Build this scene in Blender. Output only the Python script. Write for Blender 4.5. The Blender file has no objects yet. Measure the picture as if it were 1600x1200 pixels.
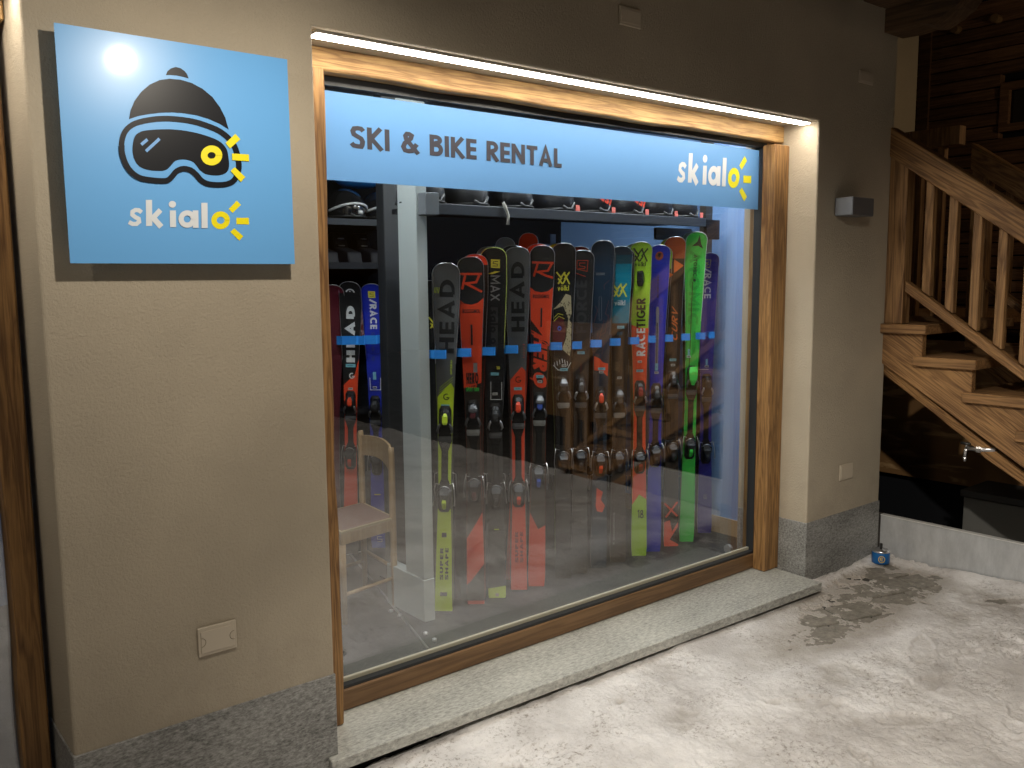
import bpy, bmesh, math, random
import numpy as np
from mathutils import Vector, Matrix
random.seed(7); rng = np.random.default_rng(7)
R = math.radians
scene = bpy.context.scene
COL = scene.collection

# ------------------------------------------------------------------ camera
CAM = Vector((-1.3445, -2.6527, 1.7694))
YAW, PITCH, ROLL, FPX = 0.6804, 0.1198, -0.0088, 1375.5
fw = Vector((math.sin(YAW)*math.cos(PITCH), math.cos(YAW)*math.cos(PITCH), -math.sin(PITCH)))
r0 = Vector((math.cos(YAW), -math.sin(YAW), 0)); u0 = r0.cross(fw)
rt = r0*math.cos(ROLL) + u0*math.sin(ROLL); up = -r0*math.sin(ROLL) + u0*math.cos(ROLL)
cd = bpy.data.cameras.new('camera'); cam = bpy.data.objects.new('camera', cd); COL.objects.link(cam)
M = Matrix((rt, up, -fw)).transposed().to_4x4(); M.translation = CAM
cam.matrix_world = M
cd.sensor_width = 36; cd.lens = FPX/1600*36; cd.clip_start = .02; cd.clip_end = 400
scene.camera = cam

# ------------------------------------------------------------------ night sky, exposure
w = bpy.data.worlds.new('World'); scene.world = w; w.use_nodes = True
nt = w.node_tree; bg = nt.nodes['Background']
sk = nt.nodes.new('ShaderNodeTexSky'); sk.sky_type = 'NISHITA'; sk.sun_disc = False
sk.sun_elevation = R(-4); sk.sun_rotation = R(200)
nt.links.new(sk.outputs[0], bg.inputs[0]); bg.inputs[1].default_value = .06
scene.view_settings.view_transform = 'Standard'; scene.view_settings.look = 'None'
scene.view_settings.exposure = .12; scene.view_settings.gamma = 1
scene.view_settings.use_curve_mapping = False
scene.render.engine = 'CYCLES'
scene.cycles.use_denoising = True
scene.cycles.max_bounces = 8; scene.cycles.transparent_max_bounces = 12
scene.cycles.sample_clamp_indirect = 4
SIGN_LAMP_W, LED_STRENGTH, YARD_W, ROOM_STRENGTH, FILL_STRENGTH = 50, 37, 340, 64, 30

def hit(px, py, **k):
    """where the line of sight through a measured photo point meets a plane x=, y= or z="""
    d = fw + rt*((px-800)/FPX) - up*((py-600)/FPX)
    (a, v), = k.items(); i = 'xyz'.index(a)
    return CAM + d*((v-CAM[i])/d[i])

# ------------------------------------------------------------------ materials
MATS = {}
def mat(name, col, rough=.5, metal=0, bump=0, bscale=40, var=0, vscale=8, spec=.5, coat=0, emit=None, es=0, bdist=.002):
    if name in MATS: return MATS[name]
    m = bpy.data.materials.new(name); m.use_nodes = True; t = m.node_tree; b = t.nodes['Principled BSDF']
    b.inputs['Base Color'].default_value = (*col, 1); b.inputs['Roughness'].default_value = rough
    b.inputs['Metallic'].default_value = metal; b.inputs['Specular IOR Level'].default_value = spec
    b.inputs['Coat Weight'].default_value = coat
    tc = t.nodes.new('ShaderNodeTexCoord')
    if var:
        n = t.nodes.new('ShaderNodeTexNoise'); n.inputs['Scale'].default_value = vscale; n.inputs['Detail'].default_value = 6
        t.links.new(tc.outputs['Object'], n.inputs['Vector'])
        r = t.nodes.new('ShaderNodeValToRGB'); r.color_ramp.elements[0].position = .3; r.color_ramp.elements[1].position = .7
        r.color_ramp.elements[0].color = (*[c*(1-var) for c in col], 1); r.color_ramp.elements[1].color = (*[min(1, c*(1+var)) for c in col], 1)
        t.links.new(n.outputs[0], r.inputs[0]); t.links.new(r.outputs[0], b.inputs['Base Color'])
    if bump:
        n = t.nodes.new('ShaderNodeTexNoise'); n.inputs['Scale'].default_value = bscale; n.inputs['Detail'].default_value = 7; n.inputs['Roughness'].default_value = .7
        mp_ = t.nodes.new('ShaderNodeMapping'); mp_.inputs['Rotation'].default_value = (.63, .41, .87)
        t.links.new(tc.outputs['Object'], mp_.inputs['Vector']); t.links.new(mp_.outputs[0], n.inputs['Vector'])
        bp = t.nodes.new('ShaderNodeBump'); bp.inputs['Strength'].default_value = bump; bp.inputs['Distance'].default_value = bdist
        t.links.new(n.outputs[0], bp.inputs['Height']); t.links.new(bp.outputs[0], b.inputs['Normal'])
    if emit:
        b.inputs['Emission Color'].default_value = (*emit, 1); b.inputs['Emission Strength'].default_value = es
    MATS[name] = m
    return m

def wood(name, dark, light, axis='x', rough=.6, bump=.5, slope=0, scale=1.0, rings=8):
    """grain runs along axis; slope tilts it in the y-z plane"""
    m = bpy.data.materials.new(name); m.use_nodes = True; t = m.node_tree; b = t.nodes['Principled BSDF']; L = t.links
    tc = t.nodes.new('ShaderNodeTexCoord')
    rotm = t.nodes.new('ShaderNodeMapping'); rotm.inputs['Rotation'].default_value = (slope, 0, 0)
    L.new(tc.outputs['Object'], rotm.inputs['Vector'])
    mp = t.nodes.new('ShaderNodeMapping')
    s = {'x': (1.2, 22, 22), 'y': (22, 1.2, 22), 'z': (22, 22, 1.2)}[axis]
    mp.inputs['Scale'].default_value = [q*scale for q in s]
    L.new(rotm.outputs[0], mp.inputs['Vector'])
    n1 = t.nodes.new('ShaderNodeTexNoise'); n1.inputs['Scale'].default_value = 1.1; n1.inputs['Detail'].default_value = 3; n1.inputs['Distortion'].default_value = .5
    L.new(mp.outputs[0], n1.inputs['Vector'])
    mul = t.nodes.new('ShaderNodeMath'); mul.operation = 'MULTIPLY'; mul.inputs[1].default_value = rings
    L.new(n1.outputs[0], mul.inputs[0])
    fr = t.nodes.new('ShaderNodeMath'); fr.operation = 'PINGPONG'; fr.inputs[1].default_value = 1
    L.new(mul.outputs[0], fr.inputs[0])
    n2 = t.nodes.new('ShaderNodeTexNoise'); n2.inputs['Scale'].default_value = 6; n2.inputs['Detail'].default_value = 8; n2.inputs['Roughness'].default_value = .7
    L.new(mp.outputs[0], n2.inputs['Vector'])
    n3 = t.nodes.new('ShaderNodeTexNoise'); n3.inputs['Scale'].default_value = 2.4; n3.inputs['Detail'].default_value = 3
    L.new(tc.outputs['Object'], n3.inputs['Vector'])
    mx = t.nodes.new('ShaderNodeMix'); mx.data_type = 'FLOAT'; mx.inputs[0].default_value = .6
    L.new(fr.outputs[0], mx.inputs[2]); L.new(n2.outputs[0], mx.inputs[3])
    mx2 = t.nodes.new('ShaderNodeMix'); mx2.data_type = 'FLOAT'; mx2.inputs[0].default_value = .4
    L.new(mx.outputs[0], mx2.inputs[2]); L.new(n3.outputs[0], mx2.inputs[3])
    r = t.nodes.new('ShaderNodeValToRGB'); r.color_ramp.elements[0].position = .33; r.color_ramp.elements[1].position = .66
    r.color_ramp.elements[0].color = (*dark, 1); r.color_ramp.elements[1].color = (*light, 1)
    L.new(mx2.outputs[0], r.inputs[0]); L.new(r.outputs[0], b.inputs['Base Color'])
    bp = t.nodes.new('ShaderNodeBump'); bp.inputs['Strength'].default_value = bump; bp.inputs['Distance'].default_value = .003
    L.new(mx.outputs[0], bp.inputs['Height']); L.new(bp.outputs[0], b.inputs['Normal'])
    b.inputs['Roughness'].default_value = rough
    return m

def stone(name, dark, light, scale=60, rough=.6, stretch=(1, 1, 1), bump=.5, bdist=.003):
    m = bpy.data.materials.new(name); m.use_nodes = True; t = m.node_tree; b = t.nodes['Principled BSDF']; L = t.links
    tc = t.nodes.new('ShaderNodeTexCoord'); mp = t.nodes.new('ShaderNodeMapping'); mp.inputs['Scale'].default_value = stretch
    L.new(tc.outputs['Object'], mp.inputs['Vector'])
    n = t.nodes.new('ShaderNodeTexNoise'); n.inputs['Scale'].default_value = scale; n.inputs['Detail'].default_value = 7; n.inputs['Roughness'].default_value = .75
    L.new(mp.outputs[0], n.inputs['Vector'])
    n2 = t.nodes.new('ShaderNodeTexNoise'); n2.inputs['Scale'].default_value = 4; n2.inputs['Detail'].default_value = 4
    L.new(mp.outputs[0], n2.inputs['Vector'])
    mx = t.nodes.new('ShaderNodeMix'); mx.data_type = 'FLOAT'; mx.inputs[0].default_value = .25
    L.new(n.outputs[0], mx.inputs[2]); L.new(n2.outputs[0], mx.inputs[3])
    r = t.nodes.new('ShaderNodeValToRGB'); r.color_ramp.elements[0].position = .38; r.color_ramp.elements[1].position = .62
    r.color_ramp.elements[0].color = (*dark, 1); r.color_ramp.elements[1].color = (*light, 1)
    L.new(mx.outputs[0], r.inputs[0]); L.new(r.outputs[0], b.inputs['Base Color'])
    bp = t.nodes.new('ShaderNodeBump'); bp.inputs['Strength'].default_value = bump; bp.inputs['Distance'].default_value = bdist
    L.new(n.outputs[0], bp.inputs['Height']); L.new(bp.outputs[0], b.inputs['Normal'])
    b.inputs['Roughness'].default_value = rough
    return m

plaster = mat('plaster', (.405, .352, .268), .85, bump=1, bscale=105, var=.13, vscale=1.6, bdist=.0045)
def _():
    t = plaster.node_tree; L = t.links; b = t.nodes['Principled BSDF']; src = b.inputs['Base Color'].links[0].from_socket
    tc = t.nodes.new('ShaderNodeTexCoord'); sx = t.nodes.new('ShaderNodeSeparateXYZ'); L.new(tc.outputs['Object'], sx.inputs[0])
    mr = t.nodes.new('ShaderNodeMapRange'); mr.inputs[1].default_value = .41; mr.inputs[2].default_value = .95; mr.inputs[3].default_value = .62; mr.inputs[4].default_value = .30; L.new(sx.outputs[2], mr.inputs[0])
    n = t.nodes.new('ShaderNodeTexNoise'); n.inputs['Scale'].default_value = 5; n.inputs['Detail'].default_value = 9; n.inputs['Roughness'].default_value = .7; L.new(tc.outputs['Object'], n.inputs[0])
    su = t.nodes.new('ShaderNodeMath'); su.operation = 'SUBTRACT'; L.new(mr.outputs[0], su.inputs[0]); L.new(n.outputs[0], su.inputs[1])
    mu = t.nodes.new('ShaderNodeMath'); mu.operation = 'MULTIPLY'; mu.use_clamp = True; mu.inputs[1].default_value = 2.2; L.new(su.outputs[0], mu.inputs[0])
    mx = t.nodes.new('ShaderNodeMix'); mx.data_type = 'RGBA'; mx.blend_type = 'MIX'; L.new(mu.outputs[0], mx.inputs[0]); L.new(src, mx.inputs[6]); mx.inputs[7].default_value = (.31, .265, .20, 1)
    L.new(mx.outputs[2], b.inputs['Base Color'])
_()
oak = wood('oak_frame', (.12, .056, .017), (.35, .19, .065), 'z', scale=1.7)
oak_x = wood('oak_beam_lit', (.20, .105, .035), (.50, .31, .12), 'x', scale=1.7)  # lighter than the frame oak: the light strip's glow is in the colour
rail_wood = wood('oak_bottom_rail', (.105, .056, .024), (.20, .112, .050), 'x', rough=.45, bump=.2)
granite = stone('granite', (.08, .08, .075), (.36, .36, .345), 95, .5, (.6, 1, 1.5), .6)
granite_sill = stone('granite_sill', (.19, .19, .175), (.53, .53, .485), 75, .5, (.5, 1.3, 1), .35, .0015)
paver_m = stone('paving_stone', (.11, .10, .082), (.25, .225, .19), 30, .6, (1, 1, 1), .5)
black = mat('black', (.012, .012, .012), .45)
gasket = mat('rubber_gasket', (.02, .022, .025), .5)
cream = mat('cream_bead', (.55, .50, .38), .5)

# ------------------------------------------------------------------ mesh helpers
class MB:
    def __init__(s): s.v = []; s.f = []; s.mi = []
    def quad(s, pts, mi=0):
        i = len(s.v); s.v += [Vector(p) for p in pts]; s.f.append(tuple(range(i, i+len(pts)))); s.mi.append(mi)
    def box(s, a, b, mi=0):
        x0, y0, z0 = [min(p, q) for p, q in zip(a, b)]; x1, y1, z1 = [max(p, q) for p, q in zip(a, b)]
        i = len(s.v)
        s.v += [Vector(p) for p in ((x0, y0, z0), (x1, y0, z0), (x1, y1, z0), (x0, y1, z0), (x0, y0, z1), (x1, y0, z1), (x1, y1, z1), (x0, y1, z1))]
        for q in ((0, 3, 2, 1), (4, 5, 6, 7), (0, 1, 5, 4), (1, 2, 6, 5), (2, 3, 7, 6), (3, 0, 4, 7)):
            s.f.append(tuple(i+k for k in q)); s.mi.append(mi)
        return s
    def hexa(s, p, mi=0):
        """8 points: bottom ring then top ring"""
        i = len(s.v); s.v += [Vector(q) for q in p]
        for q in ((0, 3, 2, 1), (4, 5, 6, 7), (0, 1, 5, 4), (1, 2, 6, 5), (2, 3, 7, 6), (3, 0, 4, 7)):
            s.f.append(tuple(i+k for k in q)); s.mi.append(mi)
        return s
    def prism(s, pts, off, mi=0):
        """polygon extruded by the vector off"""
        n = len(pts); i = len(s.v); off = Vector(off)
        s.v += [Vector(p) for p in pts] + [Vector(p)+off for p in pts]
        s.f.append(tuple(range(i, i+n))); s.mi.append(mi)
        s.f.append(tuple(range(i+2*n-1, i+n-1, -1))); s.mi.append(mi)
        for k in range(n):
            l = (k+1) % n; s.f.append((i+k, i+n+k, i+n+l, i+l)); s.mi.append(mi)
        return s
    def tube(s, pts, r, n=8, mi=0, closed=False):
        pts = [Vector(p) for p in pts]; rings = []
        rs = r if isinstance(r, (list, tuple)) else [r]*len(pts)
        prev = None
        for k, p in enumerate(pts):
            if closed: d = pts[(k+1) % len(pts)]-pts[k-1]
            else: d = pts[min(k+1, len(pts)-1)]-pts[max(k-1, 0)]
            d.normalize()
            a = prev if prev is not None else (Vector((0, 0, 1)) if abs(d.z) < .9 else Vector((1, 0, 0)))
            a = (a-d*a.dot(d)).normalized(); prev = a; b = d.cross(a)
            i = len(s.v); rings.append(i)
            s.v += [p+(a*math.cos(2*math.pi*j/n)+b*math.sin(2*math.pi*j/n))*rs[k] for j in range(n)]
        m = len(rings)
        for k in range(m if closed else m-1):
            A = rings[k]; B = rings[(k+1) % m]
            for j in range(n):
                l = (j+1) % n; s.f.append((A+j, A+l, B+l, B+j)); s.mi.append(mi)
        if not closed:
            s.f.append(tuple(rings[0]+j for j in range(n-1, -1, -1))); s.mi.append(mi)
            s.f.append(tuple(rings[-1]+j for j in range(n))); s.mi.append(mi)
        return s
    def lathe(s, c, prof, n=24, mi=0, sx=1, sy=1):
        c = Vector(c); base = len(s.v)
        for r, z in prof:
            s.v += [c+Vector((r*sx*math.cos(2*math.pi*j/n), r*sy*math.sin(2*math.pi*j/n), z)) for j in range(n)]
        for k in range(len(prof)-1):
            for j in range(n):
                l = (j+1) % n; A = base+k*n; B = A+n
                s.f.append((A+j, A+l, B+l, B+j)); s.mi.append(mi)
        return s
    def xf(s, fn): s.v = [fn(p) for p in s.v]; return s
    def build(s, name, mats, parent=None, bevel=0, smooth=False, kind=None, label=None, seg=1):
        if not isinstance(mats, (list, tuple)): mats = [mats]
        off = parent_loc(parent)
        me = bpy.data.meshes.new(name); me.from_pydata([p-off for p in s.v], [], s.f)
        for m_ in mats: me.materials.append(m_)
        if len(mats) > 1:
            for p, k in zip(me.polygons, s.mi): p.material_index = k
        if smooth:
            for p in me.polygons: p.use_smooth = True
        bm = bmesh.new(); bm.from_mesh(me); bmesh.ops.recalc_face_normals(bm, faces=bm.faces)
        if bevel:
            ed = [e for e in bm.edges if len(e.link_faces) == 2 and e.calc_face_angle(0) > .6]
            bmesh.ops.bevel(bm, geom=ed, offset=bevel, segments=seg, affect='EDGES', profile=.5, clamp_overlap=True)
        bm.to_mesh(me); bm.free()
        o = bpy.data.objects.new(name, me); COL.objects.link(o)
        if parent: o.parent = parent
        if kind: o['kind'] = kind
        if label: o['label'] = label
        return o

def parent_loc(p):
    v = Vector((0, 0, 0))
    while p is not None: v += p.location; p = p.parent
    return v
def thing(name, label, cat, loc=(0, 0, 0), group=None):
    o = bpy.data.objects.new(name, None); COL.objects.link(o); o.location = loc; o.empty_display_size = .05
    o['label'] = label; o['category'] = cat
    if group: o['group'] = group
    return o
def tag(o, label, cat, group=None):
    o['label'] = label; o['category'] = cat
    if group: o['group'] = group
    return o

# ---- flat lettering: strokes become ribbons, each a hair above the last
def ribbon(pts, w, closed=False):
    pts = [Vector((p[0], p[1])) for p in pts]; pts = [p for i, p in enumerate(pts) if i == 0 or (p-pts[i-1]).length > 1e-4]; n = len(pts); out = []
    for i in range(n):
        if closed: a, b = pts[i-1], pts[(i+1) % n]
        else: a, b = (pts[i-1] if i else None), (pts[i+1] if i < n-1 else None)
        p = pts[i]
        d1 = (p-a).normalized() if a is not None else None; d2 = (b-p).normalized() if b is not None else None
        if d1 is None: d1 = d2
        if d2 is None: d2 = d1
        n1 = Vector((-d1.y, d1.x)); n2 = Vector((-d2.y, d2.x)); m = (n1+n2)
        m = n1 if m.length < 1e-4 else m.normalized()
        k = min(1/max(m.dot(n1), .35), 2.4); out.append((p+m*k*w/2, p-m*k*w/2))
    qs = []
    for i in range(n if closed else n-1):
        j = (i+1) % n; qs.append([out[i][0], out[i][1], out[j][1], out[j][0]])
    return qs
def arc(cx, cy, rx, ry, a0, a1, n=14):
    return [(cx+rx*math.cos(R(a0+(a1-a0)*i/n)), cy+ry*math.sin(R(a0+(a1-a0)*i/n))) for i in range(n+1)]
def ring(cx, cy, rx, ry, n=28): return arc(cx, cy, rx, ry, 0, 360, n)[:-1]

def glyph(c, w):
    h = w/2; e = 1-h
    G = {
     'A': (.74, [[(h*.9, 0), (.37, 1-h*.6), (.74-h*.9, 0)], [(.18, .3), (.56, .3)]]),
     'B': (.60, [[(h, 0), (h, 1)], [(h, e), (.3, e)]+arc(.3, .76, .17, e-.76, 90, -90, 8)+[(h, .52)], [(h, .52), (.32, .52)]+arc(.32, (.52+h)/2, .19, (.52-h)/2, 90, -90, 8)+[(h, h)]]),
     'C': (.74, [arc(.44, .5, .44-h, e-.5, 48, 312, 20)]),
     'D': (.70, [[(h, h), (h, e), (.28, e)]+arc(.28, .5, .42-h, e-.5, 90, -90, 14)+[(h, h)]]),
     'E': (.50, [[(h, 0), (h, 1)], [(h, e), (.5, e)], [(h, .5), (.48, .5)], [(h, h), (.5, h)]]),
     'F': (.48, [[(h, 0), (h, 1)], [(h, e), (.48, e)], [(h, .48), (.46, .48)]]),
     'G': (.78, [arc(.44, .5, .44-h, e-.5, 45, 350, 22)+[(.5, .44)]]),
     'H': (.66, [[(h, 0), (h, 1)], [(.66-h, 0), (.66-h, 1)], [(h, .5), (.66-h, .5)]]),
     'I': (w, [[(h, 0), (h, 1)]]),
     'K': (.64, [[(h, 0), (h, 1)], [(.60-h*.4, 1), (h*1.6, .5)], [(h*1.6, .52), (.64-h*.4, 0)]]),
     'L': (.44, [[(h, 1), (h, h), (.44, h)]]),
     'M': (.86, [[(h, 0), (h*1.1, 1), (.43, .3), (.86-h*1.1, 1), (.86-h, 0)]]),
     'N': (.70, [[(h, 0), (h, 1)], [(h, 1-h*.6), (.70-h, h*.6)], [(.70-h, 0), (.70-h, 1)]]),
     'O': (.84, [ring(.42, .5, .42-h, e-.5, 26)+[(.84-h, .5)]]),
     'P': (.58, [[(h, 0), (h, 1)], [(h, e), (.3, e), *arc(.3, .71, .28-h, e-.71, 90, -90, 10), (h, .42)]]),
     'R': (.60, [[(h, 0), (h, 1)], [(h, e), (.3, e)]+arc(.3, .71, .28-h, e-.71, 90, -90, 10)+[(h, .42)], [(.26, .42), (.60-h*.5, 0)]]),
     'S': (.58, [[(.52, .80), (.43, e), (.30, e+.01), (.16, .88), (h, .76), (.14, .62), (.28, .54), (.42, .46), (.58-h, .33), (.56-h, .18), (.42, h), (.26, h), (.12, .12), (.03, .22)]]),
     'T': (.58, [[(.29, 0), (.29, 1)], [(0, e), (.58, e)]]),
     'U': (.68, [[(h, 1), (h, .35)]+arc(.34, .35, .34-h, .35-h, 180, 360, 12)+[(.68-h, 1)]]),
     'V': (.70, [[(h*.8, 1), (.35, h*.8), (.70-h*.8, 1)]]),
     'W': (1., [[(h*.8, 1), (.27, h), (.5, .85), (.73, h), (1-h*.8, 1)]]),
     'X': (.70, [[(h*.8, 1), (.70-h*.8, 0)], [(.70-h*.8, 1), (h*.8, 0)]]),
     '&': (.76, [[(.74, 0), (.22, .66), (.19, .80), (.26, e), (.36, e), (.46, .84), (.42, .70), (.16, .46), (.09, .28), (.16, h+.03), (.30, h), (.46, .13), (.68, .46)]]),
     '1': (.30, [[(0, .82), (.22, .94), (.22, 0)]]),
     '8': (.60, [ring(.3, .73, .21-h*.3, .27-h, 18)+[(.51-h*.3, .73)], ring(.3, .27, .28-h*.3, .27-h, 18)+[(.58-h*.3, .27)]]),
     '0': (.60, [ring(.3, .5, .3-h, .5-h, 20)+[(.6-h, .5)]]),
     '6': (.60, [ring(.3, .3, .3-h, .3-h, 18)+[(.6-h, .3)], [(.12, .36), (.42, 1)]]),
     '/': (.42, [[(0, 0), (.42, 1)]]),
     ' ': (.32, []),
     'v': (.56, [[(h*.7, .68), (.28, h*.6), (.56-h*.7, .68)]]),
     'o': (.62, [ring(.31, .33, .31-h, .33-h, 20)+[(.62-h, .33)]]),
     'l': (w, [[(h, 0), (h, 1.02)]]),
     'k': (.54, [[(h, 0), (h, 1.02)], [(.5, .68), (h*1.5, .34)], [(h*1.5, .36), (.54, 0)]]),
     'i': (w, [[(h, 0), (h, .68)], [(h, .8), (h, .98)]]),
     'a': (.62, [ring(.31, .33, .31-h, .33-h, 20)+[(.62-h, .33)], [(.62-h, 0), (.62-h, .68)]]),
     's': (.46, [[(.40, .56), (.30, .62), (.18, .62), (h+.02, .52), (.2, .38), (.34, .30), (.44-h, .18), (.30, h), (.16, h), (.04, .16)]]),
    }
    return G.get(c, (.3, []))
def text_quads(s, w=.2, gap=.11, cond=1.0, shear=0):
    """list of ribbons (each a list of quads) in cap-height units, and the width"""
    x = 0; out = []
    for ch in s:
        dots = ch == 'ö'
        adv, st = glyph('o' if dots else ch, w)
        if dots: st = st+[[(.16, .82), (.16, .98)], [(.46, .82), (.46, .98)]]
        for k in st:
            out.append([[((x+p.x)*cond+shear*p.y, p.y) for p in q] for q in ribbon(k, w)])
        x += adv+gap
    return out, (x-gap)*cond

def flat(name, polysets, fn, material, parent, lift=.0004, base=.0006, **kw):
    """polysets: list of lists of polygons (2D). fn(x, y, h) -> world point at height h above the surface"""
    mb = MB()
    for i, ps in enumerate(polysets):
        h = base+lift*i/ max(1, len(polysets)/6)
        for k_, p in enumerate(ps): mb.quad([fn(q[0], q[1], h+4e-5*k_) for q in p])
    off = parent_loc(parent)
    me = bpy.data.meshes.new(name); me.from_pydata([p-off for p in mb.v], [], mb.f); me.materials.append(material)
    bm = bmesh.new(); bm.from_mesh(me); bmesh.ops.triangulate(bm, faces=[f for f in bm.faces if len(f.verts) > 4]); bm.to_mesh(me); bm.free()
    o = bpy.data.objects.new(name, me); COL.objects.link(o); o.parent = parent
    for k, v in kw.items(): o[k] = v
    return o

def xyz_noise(X, Y, seed, octaves=4, f=1.0, gain=.5):
    r = np.random.default_rng(seed); out = 0; amp = 1
    for o in range(octaves):
        g = r.random((256, 256)); x = X*f+r.random()*200; y = Y*f+r.random()*200
        xi = np.floor(x).astype(int); yi = np.floor(y).astype(int); a = x-xi; b = y-yi
        a = a*a*(3-2*a); b = b*b*(3-2*b)
        q = lambda i, j: g[(xi+i) % 256, (yi+j) % 256]
        out = out+amp*((q(0, 0)*(1-a)+q(1, 0)*a)*(1-b)+(q(0, 1)*(1-a)+q(1, 1)*a)*b-.5)
        amp *= gain; f *= 2.03
    return out

# ================================================================== GROUND
W_ = 2.878; ZT = 2.57; XL = -.829; XR = 3.65; ZP = .415
def gz(x): return .006+.016*max(0, min(x, 4))
base_g = MB(); base_g.box((-14, -16, -.4), (14, .4, -.07)); base_g.box((3.7, .4, -.4), (14, 12, -.07))
base_g.build('ground', mat('frozen_ground', (.11, .10, .09), .9, bump=.6, var=.3), kind='structure')
# paving stones: parts of the pavement
pav = bpy.data.objects.new('pavement', None); COL.objects.link(pav); pav['kind'] = 'structure'
bed = MB(); bed.hexa([(-3, -3.4, -.08), (3.64, -3.4, -.08), (3.64, -.0, -.08), (-3, -.0, -.08), (-3, -3.4, -.012), (3.64, -3.4, gz(3.64)-.016), (3.64, -.0, gz(3.64)-.016), (-3, -.0, -.012)])
bed.build('mortar_bed', mat('mortar', (.05, .045, .04), .9, bump=.5, bscale=90), pav)
ang = R(-18)
ca, sa = math.cos(ang), math.sin(ang)
for j in range(-16, 18):
    for i in range(-14, 18):
        cw, ch = .27, .19
        lx = (i+.5*(j % 2))*cw; ly = j*ch
        x = 2.6+lx*ca-ly*sa; y = -.5+lx*sa+ly*ca
        if not (-.1 < x < 3.5 and -1.75 < y < -.14): continue
        hw, hh = cw/2-.006, ch/2-.006; dz = random.uniform(-.002, .002); P = []
        for zz in (-.03, 0):
            for a, b in ((-hw, -hh), (hw, -hh), (hw, hh), (-hw, hh)):
                a += random.uniform(-.003, .003); b += random.uniform(-.003, .003)
                X, Y = x+a*ca-b*sa, y+a*sa+b*ca; P.append((X, Y, gz(X)+zz+dz))
        MB().hexa(P).build('paving_stone', paver_m, pav, bevel=.004)

# snow sheet with real relief, worn away where the paving shows
def snow(name, x0, x1, y0, y1, nx, ny, fine=True):
    xs = np.linspace(x0, x1, nx); ys = np.linspace(y0, y1, ny); X, Y = np.meshgrid(xs, ys)
    n = xyz_noise(X, Y, 3, 5, 1.6); n2 = xyz_noise(X, Y, 11, 5, 7, .6); n3 = xyz_noise(X, Y, 21, 3, 38, .6); n4 = xyz_noise(X, Y, 41, 5, 13, .7)
    t = .030+.024*n+.015*n2
    # trodden lumps: boot marks with raised crumbs
    fp = xyz_noise(X, Y, 31, 3, 3.4); lump = np.clip(fp-.02, 0, 1)
    t = t-lump*np.clip(n4, 0, 1)*.06+lump*np.abs(n3)*.018+.0026*n3+.0045*n4
    # faint boot prints
    rp = random.Random(9)
    for q in range(34):
        cx, cy, a_ = rp.uniform(.5, 3.5), rp.uniform(-1.6, -.3), rp.uniform(-.9, .9)+(.0 if q % 2 else 3.1)
        lx = (X-cx)*math.cos(a_)+(Y-cy)*math.sin(a_); ly = -(X-cx)*math.sin(a_)+(Y-cy)*math.cos(a_)
        e = (lx/.145)**2+(ly/(.048+.012*np.clip(lx/.145, -1, 1)))**2+.7*n4
        t = t-.008*np.clip(1.3-e, 0, .5)*2.4*(1+.5*n2)+.006*np.exp(-((e-1.45)/.3)**2)
    # worn strip by the right of the sill and the pier, and thin patches along the slab
    rag = 1+1.3*n2+1.5*n4
    d = np.hypot((X-3.2)/.72, (Y+.26)/.25); t -= .05*np.clip(1.15-d, 0, 1)**.7*np.clip(rag, .25, 2.2)
    d = np.hypot((X-2.6)/.55, (Y+.40)/.16); t -= .046*np.clip(1.1-d, 0, 1)*np.clip(rag, 0, 2.5)
    d = np.hypot((X-.55)/.22, (Y+.36)/.08); t -= .028*np.clip(1.1-d, 0, 1)*np.clip(rag, 0, 2.2)
    near = np.minimum(np.hypot((X-3.2)/.95, (Y+.26)/.36), np.hypot((X-2.6)/.75, (Y+.40)/.24))
    cap = .007+.03*np.clip(near-.7, 0, 1)+.004*n4
    t = np.minimum(t, cap)
    # drift against the metal sheet and at the wall foot
    t += .028*np.exp(-((3.66-X)/.08)**2)*(1+.3*n2)+.020*np.exp(-((Y+.02)/.045)**2)*(X > 2.95)*(1+n2)
    G = .006+.016*np.clip(X, 0, 4)
    Z = G-.004+np.minimum(t, .09)
    v = np.stack([X, Y, Z], -1).reshape(-1, 3)
    me = bpy.data.meshes.new(name); idx = np.arange(nx*ny).reshape(ny, nx)
    q = np.stack([idx[:-1, :-1], idx[:-1, 1:], idx[1:, 1:], idx[1:, :-1]], -1).reshape(-1, 4)
    me.vertices.add(len(v)); me.vertices.foreach_set('co', v.ravel())
    me.loops.add(q.size); me.loops.foreach_set('vertex_index', q.ravel())
    me.polygons.add(len(q)); me.polygons.foreach_set('loop_start', np.arange(0, q.size, 4)); me.polygons.foreach_set('loop_total', np.full(len(q), 4))
    me.polygons.foreach_set('use_smooth', np.ones(len(q), bool)); me.update(calc_edges=True)
    me.materials.append(snow_m)
    at_ = me.attributes.new('slush', 'FLOAT', 'POINT'); at_.data.foreach_set('value', np.clip(1.0-(t-.004)/.016, 0, 1).ravel().astype(np.float32))
    o = bpy.data.objects.new(name, me); COL.objects.link(o); o['kind'] = 'structure'
    return o
snow_m = bpy.data.materials.new('trodden_snow'); snow_m.use_nodes = True
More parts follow.
